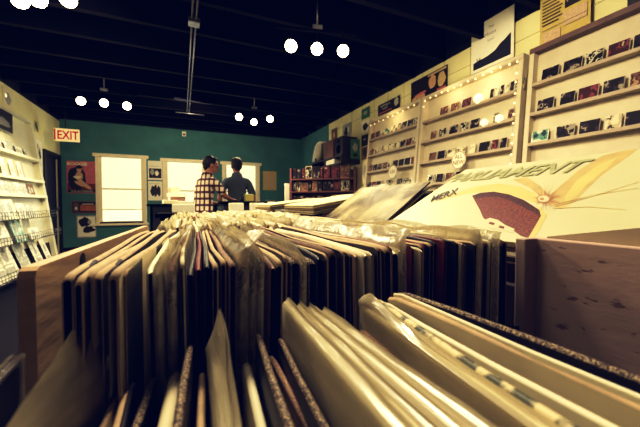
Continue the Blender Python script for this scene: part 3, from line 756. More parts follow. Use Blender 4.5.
for s in range(4):
    for i in range(9):
        y = 4.82-i*.143; cov = farc[s][i]
        put_cd(y, SH[s], cov, .13, '%s CD, %s from left on the %s shelf of the farthest rack' % (cov, nth(i+1), shn[s]), 'CDs on the farthest rack'); ncd += 1
# glowing balls standing in for the glare of the rack lights, and round tags
for i, (px, s, r_, lab) in enumerate([(477, 0, .055, 'glowing ball standing for glare on the top shelf of the middle rack'),
        (483, 1, .042, 'glowing ball standing for glare, left of two on the second shelf of the middle rack'), (498, 1, .042, 'glowing ball standing for glare, right of two on the second shelf of the middle rack')]):
    y = y_on_rack(px, SH[s]); X = 2.93+.085*(SH[s]+EYE)
    bm = bmesh.new(); sphere(bm, (0, 0, r_), r_*.98, 1, 1, .94); tube(bm, (0, 0, 0), (0, 0, .008), r_*.4, seg=12); tube(bm, (0, 0, r_*1.9), (0, 0, r_*2.02), r_*.2, seg=12)
    o = mesh_obj('glare_ball', bm, 'glow', loc=(X-.01+.0, y, SH[s]+EYE+.0015)); tag(o, lab, 'glow', 'balls standing for glare on the middle rack')
for (px, py, lab, tx) in [(458.5, 160, 'round cream price tag hanging from the middle rack shelf', 'ALL\nNEW'), (392.5, 172, 'round tan tag hanging from the farthest rack shelf', 'CDS')]:
    X = 2.99; p = at(px, py, X=X)
    r_ = .105 if px > 400 else .11
    bm = bmesh.new(); n = 24
    vs = [(r_*math.cos(2*math.pi*i/n), r_*math.sin(2*math.pi*i/n)) for i in range(n)]
    a = [bm.verts.new((x, 0, z)) for x, z in vs]; b = [bm.verts.new((x, .004, z)) for x, z in vs]
    bm.faces.new(a[::-1]).normal_update(); bm.faces.new(b)
    for i in range(n): bm.faces.new((a[i], a[(i+1) % n], b[(i+1) % n], b[i]))
    rim = [bm.verts.new((x*.97, -.0005, z*.97)) for x, z in vs]; f = bm.faces.new(rim[::-1]); f.material_index = 1
    rim = [bm.verts.new((x*.90, -.001, z*.90)) for x, z in vs]; f = bm.faces.new(rim[::-1]); f.material_index = 0
    text_into(bm, tx, 0, (.018 if '\n' in tx else -.02), .07, 2, -.002, 'CENTER', bold=.001)
    o = mesh_obj('price_tag', bm, ['creamy', 'brown', 'brown'], mw=frame((0, -1, 0), (math.sin(LEAN), 0, math.cos(LEAN)), p)); tag(o, lab, 'tag')

# fairy lights
def rackpt(y, z, off=-.03): return Vector((2.93+.085*z+off, y, z))
def fairy(pts, n, lab):
    c = Vector(pts[0]); root = empty('fairy_lights', c); tag(root, lab, 'fairy lights', 'strings of fairy lights on the racks')
    segs = [(Vector(a), Vector(b)) for a, b in zip(pts, pts[1:])]; tot = sum((b-a).length for a, b in segs)
    bm = bmesh.new(); step = tot/n; pos = []
    acc = 0; prev = None
    for k in range(n*3+1):
        s = k*tot/(n*3); q = s
        for a, b in segs:
            l_ = (b-a).length
            if q <= l_+1e-6: p = a+(b-a)*(q/l_); break
            q -= l_
        p = p+Vector((-.004, 0, -.022*math.sin(k*math.pi/ (3*2))**2+R.uniform(-.004, .004)))
        if prev is not None: tube(bm, prev-c, p-c, .0022, seg=5)
        if k % 3 == 1: pos.append(p.copy())
        prev = p
    mesh_obj('wire', bm, 'greenp' if False else 'rackb', root)
    me = None
    for p in pos:
        if me is None:
            bm = bmesh.new(); sphere(bm, (0, 0, -.010), .0085, 1, 1, 1.25, u=10, v=8); o = mesh_obj('bulb', bm, 'fairy', root, loc=p-c); me = o.data
        else:
            o = bpy.data.objects.new('bulb', me); COL.objects.link(o); o.parent = root; o.location = p-c
top = 1.49+EYE
fairy([rackpt(4.9, top-.06), rackpt(3.62, top-.02)], 10, 'string of warm fairy lights along the top of the farthest rack')
fairy([rackpt(3.5, .9+EYE+.45), rackpt(3.5, top-.02), rackpt(2.16, top-.02), rackpt(2.15, .25+EYE)], 26, 'string of warm fairy lights along the top and right side of the middle rack')
for y in (2.5, 3.0, 4.2):
    ld = bpy.data.lights.new('fairy_glow', 'POINT'); ld.energy = 2.2; ld.color = (1, .80, .48); ld.shadow_soft_size = .05
    lo = bpy.data.objects.new('fairy_glow_light', ld); COL.objects.link(lo); lo.location = rackpt(y, top-.1, -.14)

# ------------------------------------------------------------------ posters on the right wall
def wall_poster(name, px0, px1, ytop, ybot, X, mats_, shapes, texts, label, cat='poster', wall='R', pxm=None):
    """px0/px1 horizontal extent; ytop/ybot at px0"""
    a = at(px0, ybot, X=X); b = at(px0, ytop, X=X); c = at(px1, 204.5, X=X)
    w = abs(a.y-c.y); h = b.z-a.z; yc = (a.y+c.y)/2
    ex = (0, -1, 0) if wall == 'R' else (0, 1, 0)
    o = flat_art(name, w, h, mats_, shapes, texts, mw=frame(ex, (0, 0, 1), (X, yc, a.z)))
    tag(o, label, cat); return o
XW = XR-.008
wall_poster('poster', 471, 511, 30, 75.5, XW-.04, ['white', 'navy', 'grey'],
    [(1, [(.06, .07), (.94, .07), (.94, .50), (.80, .42), (.70, .38), (.60, .30), (.45, .26), (.30, .24), (.2, .25), (.06, .22)]), (1, rect(.15, .17, .25, .30)), (1, rect(.22, .24, .25, .29))],
    [('The', .5, .80, .08, 2), ('Moon', .48, .66, .11, 2), ('tour', .5, .54, .09, 2)], 'tall white poster with dark hill, rising above the yellow wall')
txt = [('The TRASH', .5, .83, .13, 1, 'CENTER', .004), ('ALL NEW VINYL SHOW', .5, .76, .062, 1)]
lines = [(1, rect(.06, .06+w_, .70-.052*i, .718-.052*i)) for i, w_ in enumerate([.40, .44, .36, .42, .40, .38, .43, .35])]
shp = [(1, rect(.52, .95, .46, .73))]+[(3, blob(.57+.085*i, .60, .022, .06, 8, .1, i)) for i in range(5)]+lines+[(4, rect(.08, .45, .05, .22)), (4, rect(.50, .95, .20, .40)), (1, rect(.06, .95, .255, .262))]
shp += [(1, rect(.04, .96, .02, .032))]
wall_poster('poster', 539.5, 586, -12, 50, XW-.05, ['yelpaper', 'ink', 'ink', 'grey', 'tan'], shp, txt, 'mustard gig poster headed The TRASH above the nearest rack')
wall_poster('poster', 411, 446, 83.5, 106, XW-.012, ['blackcard', 'fleshp', 'art_or', 'ink', 'pink'],
    [(1, blob(.62, .62, .10, .28, 12, .1, 1)), (2, blob(.86, .55, .10, .30, 12, .1, 2)), (1, blob(.25, .22, .2, .14, 10, .2, 3)), (4, rect(.74, .97, .12, .24)), (2, rect(.5, .98, .88, .96)), (4, blob(.3, .35, .16, .05, 8, .3, 5))], [],
    'wide dark photo poster of people, above the farthest rack')
wall_poster('poster', 378, 399, 106, 116.5, XW-.012, ['blackcard', 'white', 'pink', 'paper'],
    [(3, blob(.86, .6, .09, .38, 12, .2, 1)), (2, rect(.06, .66, .12, .22))], [('TOMORROW', .36, .66, .26, 1), ('A FIGHT', .36, .40, .22, 1)],
    'small black poster with white lettering, above the farthest rack')
# strip of posters on the narrow post
for (y0_, y1_, base, lab, sh) in [(110, 120, 'greenp', 'green poster at the top of the narrow strip', [(1, blob(.5, .5, .3, .2, 8, .3, 1))]),
      (122, 134, 'white', 'black and white poster second in the narrow strip', [(2, blob(.5, .5, .34, .28, 10, .3, 2))]),
      (136, 147, 'blackcard', 'dark poster third in the narrow strip', [(1, blob(.4, .6, .16, .1, 8, .3, 3))]),
      (148, 160, 'brown', 'brown figure poster low in the narrow strip', [(2, blob(.5, .5, .24, .4, 8, .3, 4))]),
      (163, 184, 'cream', 'pale tall poster at the bottom of the narrow strip', [(1, blob(.5, .5, .24, .4, 8, .3, 4))])]:
    wall_poster('poster', 361.5, 369, y0_, y1_, XW-.01, [base, 'paper', 'ink'], sh, [], lab)
wall_poster('poster', 331.5, 336.5, 130, 145, XW-.01, ['brown', 'fleshp', 'pink'], [(1, blob(.5, .6, .22, .2, 10, .1, 1)), (2, rect(.2, .8, .1, .35))], [], 'small brown portrait poster at the start of the yellow wall')
wall_poster('poster', 343, 350.5, 125.5, 141, XW-.01, ['paper', 'ink', 'white'], [(1, blob(.4, .5, .22, .3, 10, .3, 1)), (2, blob(.7, .6, .1, .2, 8, .3, 3))], [], 'grey photo poster above the dark speaker')
o = flat_art('poster', .20, .38, ['greenp', 'paper', 'ink'], [(1, blob(.5, .6, .3, .2, 10, .3, 1)), (2, blob(.5, .2, .3, .1, 8, .3, 3))], mw=Matrix.Translation((3.13, 5.442, EYE+.90))); tag(o, 'green and white poster hanging on the near end of the black cupboard', 'poster')
wall_poster('poster', 627, 660, -10, 16, XW-.05, ['blackcard', 'pink'], [(1, rect(.1, .9, .1, .2))], [], 'black poster cut by the upper right corner')

# ------------------------------------------------------------------ back wall posters
def back_poster(px0, px1, y0_, y1_, mats_, shapes, texts, label, name='poster'):
    a = at(px0, y1_, Y=YB-.006); b = at(px1, y1_, Y=YB-.006); c = at(px0, y0_, Y=YB-.006)
    o = flat_art(name, b.x-a.x, c.z-a.z, mats_, shapes, texts, mw=Matrix.Translation(((a.x+b.x)/2, YB-.006, a.z)))
    return tag(o, label, 'poster')
back_poster(67, 96.5, 160.5, 193, ['pink', 'blackcard', 'fleshp', 'cream', 'maroon'],
    [(4, rect(.02, .98, .02, .30)), (0, blob(.72, .6, .24, .26, 14, .15, 2)), (1, blob(.36, .45, .30, .40, 14, .2, 3)), (2, blob(.42, .74, .09, .10, 12, .05, 4)), (1, blob(.42, .82, .12, .07, 10, .1, 9)),
     (2, blob(.42, .52, .13, .14, 12, .1, 5)), (3, blob(.38, .50, .15, .05, 8, .3, 8)), (2, [(.35, .38), (.50, .42), (.80, .20), (.84, .12), (.72, .13), (.45, .28)]), (2, [(.25, .38), (.5, .38), (.62, .22), (.5, .2), (.3, .3)]), (1, rect(.03, .97, .03, .11))],
    [('BOOGIE', .36, .86, .14, 3, 'CENTER', .004), ('THE GO NIGHTS', .5, .035, .075, 3)], 'large pink and black pin-up poster, left of the first window')
back_poster(71.5, 97.5, 201, 213.5, ['brown', 'orangep', 'cream', 'navy'], [(3, rect(.04, .96, .08, .92)), (1, rect(.33, .93, .2, .66)), (0, rect(.08, .28, .15, .85)), (2, blob(.18, .4, .06, .14, 8, .3, 1)), (2, rect(.4, .85, .72, .78))], [], 'wide framed orange picture under the pink poster')
back_poster(77, 96.5, 215.5, 238, ['paper', 'blackcard', 'white'], [(2, rect(.05, .95, .05, .95)), (1, blob(.4, .7, .28, .22, 12, .2, 1)), (1, blob(.62, .36, .3, .16, 12, .3, 2)), (0, blob(.66, .7, .1, .1, 10, .1, 3))], [], 'black and white photo poster lowest in the left corner')
back_poster(148, 162.3, 160.5, 179.8, ['white', 'blackcard', 'paper'], [(1, rect(.08, .94, .10, .60)), (2, blob(.3, .42, .15, .16, 10, .2, 1)), (0, blob(.62, .36, .14, .13, 10, .2, 2)), (2, rect(.1, .8, .7, .72))], [], 'upper black and white photo poster between first two windows')
back_poster(148.3, 162.5, 181, 200.5, ['white', 'blackcard', 'paper'], [(1, blob(.32, .5, .16, .25, 10, .2, 1)), (1, blob(.52, .52, .14, .3, 10, .2, 2)), (1, blob(.74, .5, .15, .27, 10, .2, 3)), (2, rect(.1, .8, .86, .88))], [], 'lower band photo poster between first two windows')
back_poster(263, 276.5, 171, 190, ['yelpaper', 'art_or', 'tan'], [(1, rect(.12, .88, .1, .9)), (2, blob(.5, .6, .25, .12, 10, .3, 1)), (2, blob(.45, .3, .25, .1, 10, .3, 2)), (0, blob(.5, .45, .2, .06, 10, .3, 3))], [], 'mustard poster on the teal wall right of the last window')
for px, lab in ((198, None),): pass
# EXIT sign hanging out from the left wall
p = at(66.5, 135, Y=7.85)
ex = empty('exit_sign', p); tag(ex, 'cream hanging sign with red EXIT letters by the dark doorway', 'exit sign')
bm = bmesh.new(); box(bm, -.205, .205, 0, .05, -.125, .125, bev=.006); box(bm, -.198, -.175, -.002, 0, -.11, .11, 1)
text_into(bm, 'EXIT', -.155, -.082, .235, 1, -.004, 'LEFT', bold=.004, xs=.73)
mesh_obj('sign_box', bm, ['exitbg', 'exitred'], ex)
bm = bmesh.new(); tube(bm, (-.02, .025, .135), (-.02, .025, ZDECK-p.z-.45), .008); tube(bm, (-.02, .025, ZDECK-p.z-.45), (-.02, .025, ZDECK-p.z), .006)
mesh_obj('hanging_rod', bm, 'black', ex)

# ------------------------------------------------------------------ left wall rack of zines
LL = math.atan(.133)
lr = empty('magazine_rack', (-2.084, 5.75, 0), (0, -LL, 0)); tag(lr, 'tall white magazine rack leaning on the left wall, full of pale zines', 'magazine rack')
hw = 1.45; LH = 2.55
mesh_obj('side_post', BX(-.05, .02, hw-.10, hw, .006, LH-.04, bev=.004), 'leftw', lr); mesh_obj('side_post', BX(-.05, .02, -hw, -hw+.10, .006, LH-.04, bev=.004), 'leftw', lr)
mesh_obj('top_board', BX(-.06, .03, -hw, hw, LH-.04, LH, bev=.004), 'leftw', lr)
mesh_obj('back_panel', BX(-.06, -.045, -hw+.1, hw-.1, .42, LH-.04), 'leftw', lr)
mesh_obj('kick_panel', BX(-.06, -.045, -hw+.1, hw-.1, .01, .42), 'black', lr)
LSH = [.75, .38, .12, -.22, -.54, -.98]
def lx(z): return -2.084-.133*z
for s in LSH[:3]:
    z = (s+EYE)/math.cos(LL)
    bm = bmesh.new(); box(bm, -.045, .05, -hw+.1, hw-.1, z-.012, z); box(bm, .05, .056, -hw+.1, hw-.1, z-.012, z+.03)
    mesh_obj('shelf', bm, 'leftw', lr)
for s in LSH[3:]:
    z = (s+EYE)/math.cos(LL)
    bm = bmesh.new()
    for zz in (z, z+.05, z+.10): tube(bm, (.13, -hw+.05, zz), (.13, hw-.02, zz), .004, seg=6)
    for zz in (z,): 
        for xx in (.0, .045, .09): tube(bm, (xx, -hw+.05, zz), (xx, hw-.02, zz), .004, seg=6)
    k = -hw+.05
    while k < hw: tube(bm, (-.045, k, z), (.13, k, z), .003, seg=6); tube(bm, (.13, k, z), (.13, k, z+.10), .003, seg=6); k += .075
    mesh_obj('wire_basket', bm, 'wire', lr)
def zine(px, s, w, h, base, sh, lab, off=.03, back=7):
    """zine standing on shelf s whose middle is seen at px"""
    z0 = s+EYE+(.0155 if s > 0 else .006); X = lx(z0)+off; d = ray(px, 204.5); y = X*d.y/d.x
    an = LL+math.radians(back)
    o = flat_art('zine', w, h, base, sh, [], mw=frame((0, 1, 0), (-math.sin(an), 0, math.cos(an)), (X, y, z0)), t=.003)
    tag(o, lab, 'magazine', 'zines and magazines on the left wall rack'); return o
mz = ['lprint', 'ink', 'paper', 'white']
for i, px in enumerate((2, 8, 13.5, 18.5, 23, 27)):
    zine(px, .75, [.30, .22, .20, .20, .17, .16][i], [.16, .15, .17, .15, .13, .13][i], [['lprint', 'lprint2', 'paper', 'lprint', 'white', 'lprint'][i], 'ink', 'paper', 'white'],
         [(1, rect(.1, .45, .2, .8)), (2, rect(.55, .9, .3, .7))] if i % 2 else [(2, blob(.5, .5, .3, .3, 9, .3, i))], 'small printed zine, %s from the left on the top rack shelf' % nth(i+1), .03, 5)
for i, px in enumerate((8, 16.5, 24)):
    zine(px, .38, .20, .27, ['lprint2', 'paper', 'rackb', 'white'], [(2, rect(.62, .98, .02, .98)), (1, rect(.15, .5, .3, .6))], 'tall narrow booklet, %s from the left on the second rack shelf' % nth(i+1), .02, 3)
for i, px in enumerate((5, 13, 20, 27, 33)):
    zine(px, .12, .26, .20, [['lprint2', 'lprint', 'lprint2', 'lprint', 'brown'][i], 'paper', 'ink', 'white'], [(1, rect(.2, .45, .2, .75)), (1, rect(.55, .8, .3, .7))], 'white printed zine, %s from the left on the third rack shelf' % nth(i+1), .03, 6)
for i, (px, b, w_, h_) in enumerate([(4, 'lprint', .30, .34), (14.5, 'lprint2', .26, .30), (24.5, 'lprint2', .24, .24), (33, 'lprint', .24, .22)]):
    zine(px, -.22, w_, h_, [b, 'paper', 'ink', 'white'], [(1, blob(.5, .5, .3, .3, 9, .3, i+20)), (3, rect(.1, .6, .85, .92))], 'large pale magazine, %s from the left in the upper wire basket' % nth(i+1), .065, 9)
for i, (px, b, w_, h_) in enumerate([(6, 'lprint2', .33, .38), (22, 'teaprint', .30, .36), (36, 'lprint2', .36, .18)]):
    zine(px, -.54, w_, h_, [b, 'paper', 'ink', 'white'], [(1, blob(.4, .6, .2, .2, 9, .3, i+60)), (1, rect(.15, .8, .12, .3))], 'large magazine, %s from the left in the middle wire basket' % nth(i+1), .065, 10)
for i, (px, b, w_, h_) in enumerate([(3, 'lprint2', .34, .50), (14, 'lprint2', .34, .52), (28, 'lprint', .30, .54), (41, 'lprint2', .26, .48), (50, 'white', .20, .44)]):
    zine(px, -.98, w_, h_, [b, 'paper', 'ink', 'white'], [(1, blob(.5, .6, .2, .2, 9, .3, i+40)), (1, rect(.15, .8, .12, .3)), (1, rect(.15, .7, .36, .39))], 'large white poster magazine, %s from the left in the lowest wire basket' % nth(i+1), .065, 12)
# things on the left wall
wall_poster('poster', -9, 15, 103, 125, -2.375, ['paper', 'blackcard', 'grey', 'navy'], [(1, rect(.02, .98, .03, .97)), (2, blob(.5, .4, .38, .2, 12, .3, 4))], [], 'dark landscape photo at the top of the white magazine rack', wall='L')
wall_poster('poster', 3, 15.5, 86, 105, XL+.008, ['cream', 'paper', 'glow'], [(1, blob(.5, .5, .3, .3, 9, .2, 2)), (2, blob(.3, .6, .1, .1, 9, .2, 2))], [], 'pale sketch pinned on the yellow wall above the rack', wall='L')
wall_poster('poster', 34.5, 40.5, 120, 131, XL+.008, ['art_yel', 'greenp'], [(1, blob(.4, .6, .25, .3, 9, .3, 2)), (1, blob(.7, .3, .15, .2, 9, .2, 2))], [], 'small green leaf print above the black drawing', wall='L')
wall_poster('poster', 36.5, 43.5, 139, 168, XL+.008, ['white', 'ink', 'paper'], [(1, [(.1, .6), (.3, .9), (.45, .55), (.6, .8), (.8, .4), (.5, .3), (.4, .5)]), (2, rect(.2, .8, .1, .2))], [], 'white sheet with a black brush drawing beside the doorway', wall='L')

# ------------------------------------------------------------------ mahogany bookcase in the right corner
P0 = Vector((2.03, 6.2, 0)); P1 = Vector((3.10, 5.37, 0)); dv = (P1-P0); BL = dv.length; ang = math.atan2(dv.y, dv.x)
bc = empty('bookcase', P0, (0, 0, ang)); tag(bc, 'reddish wooden bookcase full of boxed sets in the far right corner', 'bookcase')
BZ = [EYE+.555-.03, EYE+.27, EYE-.03, EYE-.33, EYE-.63]
Hb = EYE+.74
mesh_obj('side_panel', BX(0, .04, 0, .30, 0, Hb), 'mahog', bc); mesh_obj('side_panel', BX(BL-.04, BL, 0, .30, 0, Hb), 'mahog', bc)
mesh_obj('back_panel', BX(.04, BL-.04, .285, .30, .02, Hb-.02), 'mahog', bc)
for z in BZ: mesh_obj('shelf', BX(.04, BL-.04, 0, .285, z-.028, z), 'mahog', bc)
BM = Matrix.Translation(P0) @ Matrix.Rotation(ang, 4, 'Z')
bcols = ['mostly black', 'black and white', 'brown', 'mostly black', 'mostly black', 'brown', 'maroon']
nb = 0
for si, z in enumerate(BZ[:3]):
    x = .06; i = 0
    while x < BL-.12:
        w = R.choice((.05, .07, .10, .14)) if x < BL*.62 else R.choice((.14, .17, .20))
        if x+w > BL-.05: break
        cov = R.choice(bcols) if x < BL*.6 else R.choice(['pale cream', 'brown', 'black and white', 'brown', 'maroon'])
        h = R.uniform(.17, .22) if x < BL*.6 else R.uniform(.20, .245)
        if si == 0 : h += .03
        bm = bmesh.new(); box(bm, -w/2, w/2, 0, .20, 0, h, 0, bev=.003); box(bm, -w/2+.006, w/2-.006, -.002, 0, .01, h-.01, 1)
        mw = BM @ Matrix.Translation((x+w/2, .03+R.uniform(0, .02), z+.001)); i += 1
        o = mesh_obj('boxed_set', bm, [M['blackcard'] if cov in ('mostly black', 'maroon') else M['tan'], COVERS[cov]], mw=mw)
        tag(o, '%s boxed set, %s from left on %s shelf of the red bookcase' % (cov, nth(i), ['top', 'middle', 'lower'][si]), 'box', 'boxed sets in the red bookcase'); nb += 1
        x += w+R.uniform(.004, .02)
# white board by the bookcase
p = at(287.3, 207, Y=6.35)
o = mesh_obj('white_board', BX(-.05, .05, 0, .03, 0, EYE+.44, bev=.004), 'white', loc=(p.x, 6.35, 0)); tag(o, 'narrow white board standing at the left end of the red bookcase', 'board')

# black wall cupboard, speaker, brown box, white printer
def corner_pt(px, X): d = ray(px, 204.5); return X*d.y/d.x
cb = empty('wall_cupboard', (XR-.001, 6.215, EYE+.80)); tag(cb, 'black open wall cupboard above the red bookcase', 'cupboard')
bm = bmesh.new(); box(bm, -.42, 0, -.765, .765, 0, .03); box(bm, -.42, 0, -.765, .765, .145, .17); box(bm, -.42, 0, -.765, -.735, .03, .145); box(bm, -.42, 0, .735, .765, .03, .145); box(bm, -.42, 0, .0, .03, .03, .145)
mesh_obj('carcass', bm, 'blackcard', cb); mesh_obj('back_panel', BX(-.02, 0, -.735, .735, .03, .145), 'blackcard', cb)
zt = EYE+.971
sp = empty('speaker', (XR-.22, 5.625, zt)); tag(sp, 'black loudspeaker on the wall cupboard beside the green poster', 'speaker')
mesh_obj('cabinet', BX(-.17, .17, -.16, .16, 0, .36, bev=.01), 'blackcard', sp)
bm = bmesh.new(); tube(bm, (-.172, 0, .12), (-.185, 0, .12), .09, .075, 20); tube(bm, (-.172, 0, .27), (-.18, 0, .27), .04, .035, 16); mesh_obj('speaker_cone', bm, 'joist', sp)
bm = bmesh.new(); box(bm, -.18, .18, -.22, .22, 0, .36, bev=.006); box(bm, -.03, .03, -.222, .222, .3605, .3625, 1)
o = mesh_obj('cardboard_box', bm, ['boxbrown', 'tan'], loc=(XR-.24, 6.03, zt)); tag(o, 'brown cardboard box on the wall cupboard between speaker and white chair', 'box')
# white curved plastic shell (an upturned chair) on the cupboard
bm = bmesh.new(); N = 14
prev = None
for i in range(N+1):
    t = i/N
    y_ = .30-.62*t; z_ = .06+.36*math.sin(t*math.pi*.62)**1.4; ww = .16+.06*math.sin(t*math.pi)
    cur = [bm.verts.new((-ww, y_, z_)), bm.verts.new((ww, y_, z_)), bm.verts.new((ww, y_+.01, z_-.035)), bm.verts.new((-ww, y_+.01, z_-.035))]
    if prev:
        for j in range(4): bm.faces.new((prev[j], prev[(j+1) % 4], cur[(j+1) % 4], cur[j])).smooth = True
    else: bm.faces.new(cur[::-1])
    prev = cur
bm.faces.new(prev)
sh_ = empty('plastic_chair', (XR-.26, 6.62, zt)); tag(sh_, 'white curved plastic chair shell lying on the wall cupboard', 'chair')
mesh_obj('seat_shell', bm, 'white', sh_)
bm = bmesh.new()
for yy, zz in ((-.18, .38), (.2, .10)):
    for xx in (-.12, .12): tube(bm, (xx, yy, 0), (xx, yy, zz), .012)
mesh_obj('chair_frame', bm, 'joist', sh_)
o = mesh_obj('paper_stack', BX(-.14, .14, -.2, .2, 0, .10, bev=.004), 'white', loc=(XR-.26, 6.0, EYE+.831)); tag(o, 'stack of white paper inside the black wall cupboard', 'paper stack')
o = flat_art('poster', .42, .36, ['blackcard', 'paper'], [(1, blob(.5, .5, .2, .2, 9, .3, 7))], [], mw=frame((0, -1, 0), (0, 0, 1), (XR-.006, 7.35, EYE+1.05))); tag(o, 'dark poster on the teal part of the right wall', 'poster')

# ------------------------------------------------------------------ counter, tables and what stands on them
ct = empty('sales_counter', (.9, 4.8, 0)); tag(ct, 'dark sales counter between the two men', 'counter')
CZ = 1.125
mesh_obj('counter_top', BX(-.40, .36, -.22, .20, CZ-.04, CZ, bev=.006), 'joist', ct)
mesh_obj('counter_body', BX(-.36, .32, -.18, .18, 0, CZ-.04), 'navy', ct)
def smallbox(name, px, py, Y, w, dpt, h, mats_, lab, cat, z0=None, extra=None, rz=0):
    p = at(px, py, Y=Y); bm = bmesh.new(); box(bm, -w/2, w/2, -dpt/2, dpt/2, 0, h, 0, bev=min(.006, h*.15))
    if extra: extra(bm, w, dpt, h)
    o = mesh_obj(name, bm, mats_, loc=(p.x, Y, z0 if z0 is not None else p.z)); o.rotation_euler = (0, 0, rz); tag(o, lab, cat); return o
def panelx(bm, w, d_, h): box(bm, -w/2+.01, w/2-.01, -d_/2-.002, -d_/2, .01, h-.01, 1)
smallbox('packaged_box', 249, 199, 4.78, .14, .08, .11, ['green', 'yelpaper'], 'bright green box standing on the dark counter', 'box', CZ+.001, panelx)
bm = bmesh.new(); tube(bm, (0, 0, 0), (0, 0, .07), .025, seg=14); tube(bm, (0, 0, .07), (0, 0, .09), .025, .01, 14); tube(bm, (0, 0, .09), (0, 0, .12), .01, seg=10)
o = mesh_obj('ink_bottle', bm, 'navy', loc=(at(242, 199, Y=4.80).x, 4.80, CZ+.001)); tag(o, 'small dark bottle left of the green box on the counter', 'bottle')
# side table along the windows with stacked papers
st = empty('side_table', (-.35, 6.6, 0)); tag(st, 'long dark table under the second window, holding papers', 'table')
mesh_obj('table_top', BX(-.22, 1.0, -.3, .3, 1.05, 1.09, bev=.005), 'joist', st); mesh_obj('modesty_panel', BX(-.17, .95, -.25, -.22, .3, 1.05), 'navy', st)
for x in (-.17, .93):
    for y in (-.25, .22): mesh_obj('leg', BX(x, x+.04, y, y+.04, 0, 1.05), 'joist', st)
zt2 = 1.091
smallbox('cardboard_box', 178, 199, 6.6, .26, .25, .13, ['boxbrown', 'brown'], 'low brown box under the pile of papers on the far table', 'box', zt2, panelx)
smallbox('paper_stack', 170, 199, 6.45, .24, .2, .07, ['cream', 'white'], 'cream paper stack left of the brown box on the far table', 'paper stack', zt2, None, .2)
smallbox('paper_stack', 177, 190, 6.6, .30, .22, .07, ['creamy', 'white'], 'crooked cream paper stack on top of the brown box', 'paper stack', zt2+.131, None, -.25)
smallbox('handbag', 174, 186, 6.62, .17, .12, .11, ['tan', 'cream'], 'tan parcel on top of the crooked papers', 'parcel', zt2+.202, panelx, .3).name = 'parcel'
smallbox('paper_stack', 186, 199, 6.4, .26, .2, .05, ['white', 'white'], 'white paper stack right of the brown box on the far table', 'paper stack', zt2, None, .1)
# display table with white boxes
dt = empty('display_table', (.5, 3.35, 0)); tag(dt, 'low dark table behind the record bin carrying white boxes', 'table')
mesh_obj('table_top', BX(-.72, .9, -.22, .22, .96, 1.0, bev=.005), 'joist', dt)
for x in (-.68, .82):
    for y in (-.2, .16): mesh_obj('leg', BX(x, x+.04, y, y+.04, 0, .96), 'joist', dt)
for px, w, h, lab in [(183.5, .20, .085, 'white open carton in front of the plaid shirt man'), (236, .13, .095, 'white carton below the counter, left of two'), (257, .13, .095, 'white carton below the counter, right of two')]:
    smallbox('white_carton', px, 205, 3.35, w, .16, h, ['creamy', 'white'], lab, 'box', 1.001, panelx)
smallbox('framed_card', 271, 205, 3.35, .12, .03, .125, ['blackcard', 'white'], 'small black framed card on the low table', 'card', 1.001, lambda bm, w, d_, h: (box(bm, -w/2+.02, w/2-.02, -d_/2-.002, -d_/2, .06, h-.015, 1), box(bm, -w/2+.02, -w/2+.05, -d_/2-.002, -d_/2, .015, .05, 1)))
smallbox('paper_stack', 283, 207, 3.3, .14, .12, .05, ['paper', 'white'], 'small grey paper stack at the right end of the low table', 'paper stack', 1.001, None, .3)

# ------------------------------------------------------------------ people
def skin_mesh(verts, edges, rad, root=0, sub=1):
    me = bpy.data.meshes.new('sk'); me.from_pydata([Vector(v) for v in verts], edges, []); me.update()
    o = bpy.data.objects.new('sk', me); COL.objects.link(o)
    md = o.modifiers.new('s', 'SKIN'); md.use_smooth_shade = True
    sv = me.skin_vertices[0].data
    for i, r in enumerate(rad):
        sv[i].radius = r if isinstance(r, tuple) else (r, r); sv[i].use_root = (i == root)
    ss = o.modifiers.new('u', 'SUBSURF'); ss.levels = sub; ss.render_levels = sub
    bpy.context.view_layer.update()
    out = bpy.data.meshes.new_from_object(o.evaluated_get(bpy.context.evaluated_depsgraph_get()))
    bpy.data.objects.remove(o); return out
def remesh(me_or_bm, vox):
    o = bpy.data.objects.new('rm', me_or_bm); COL.objects.link(o)
    md = o.modifiers.new('r', 'REMESH'); md.mode = 'VOXEL'; md.voxel_size = vox; md.use_smooth_shade = True
    sm = o.modifiers.new('c', 'SMOOTH'); sm.iterations = 3; sm.factor = .5
    bpy.context.view_layer.update()
    out = bpy.data.meshes.new_from_object(o.evaluated_get(bpy.context.evaluated_depsgraph_get()))
    bpy.data.objects.remove(o); return out
def link_mesh(name, me, m, parent):
    me.name = name; me.materials.clear(); me.materials.append(M[m])
    for p in me.polygons: p.use_smooth = True
    o = bpy.data.objects.new(name, me); COL.objects.link(o); o.parent = parent; return o
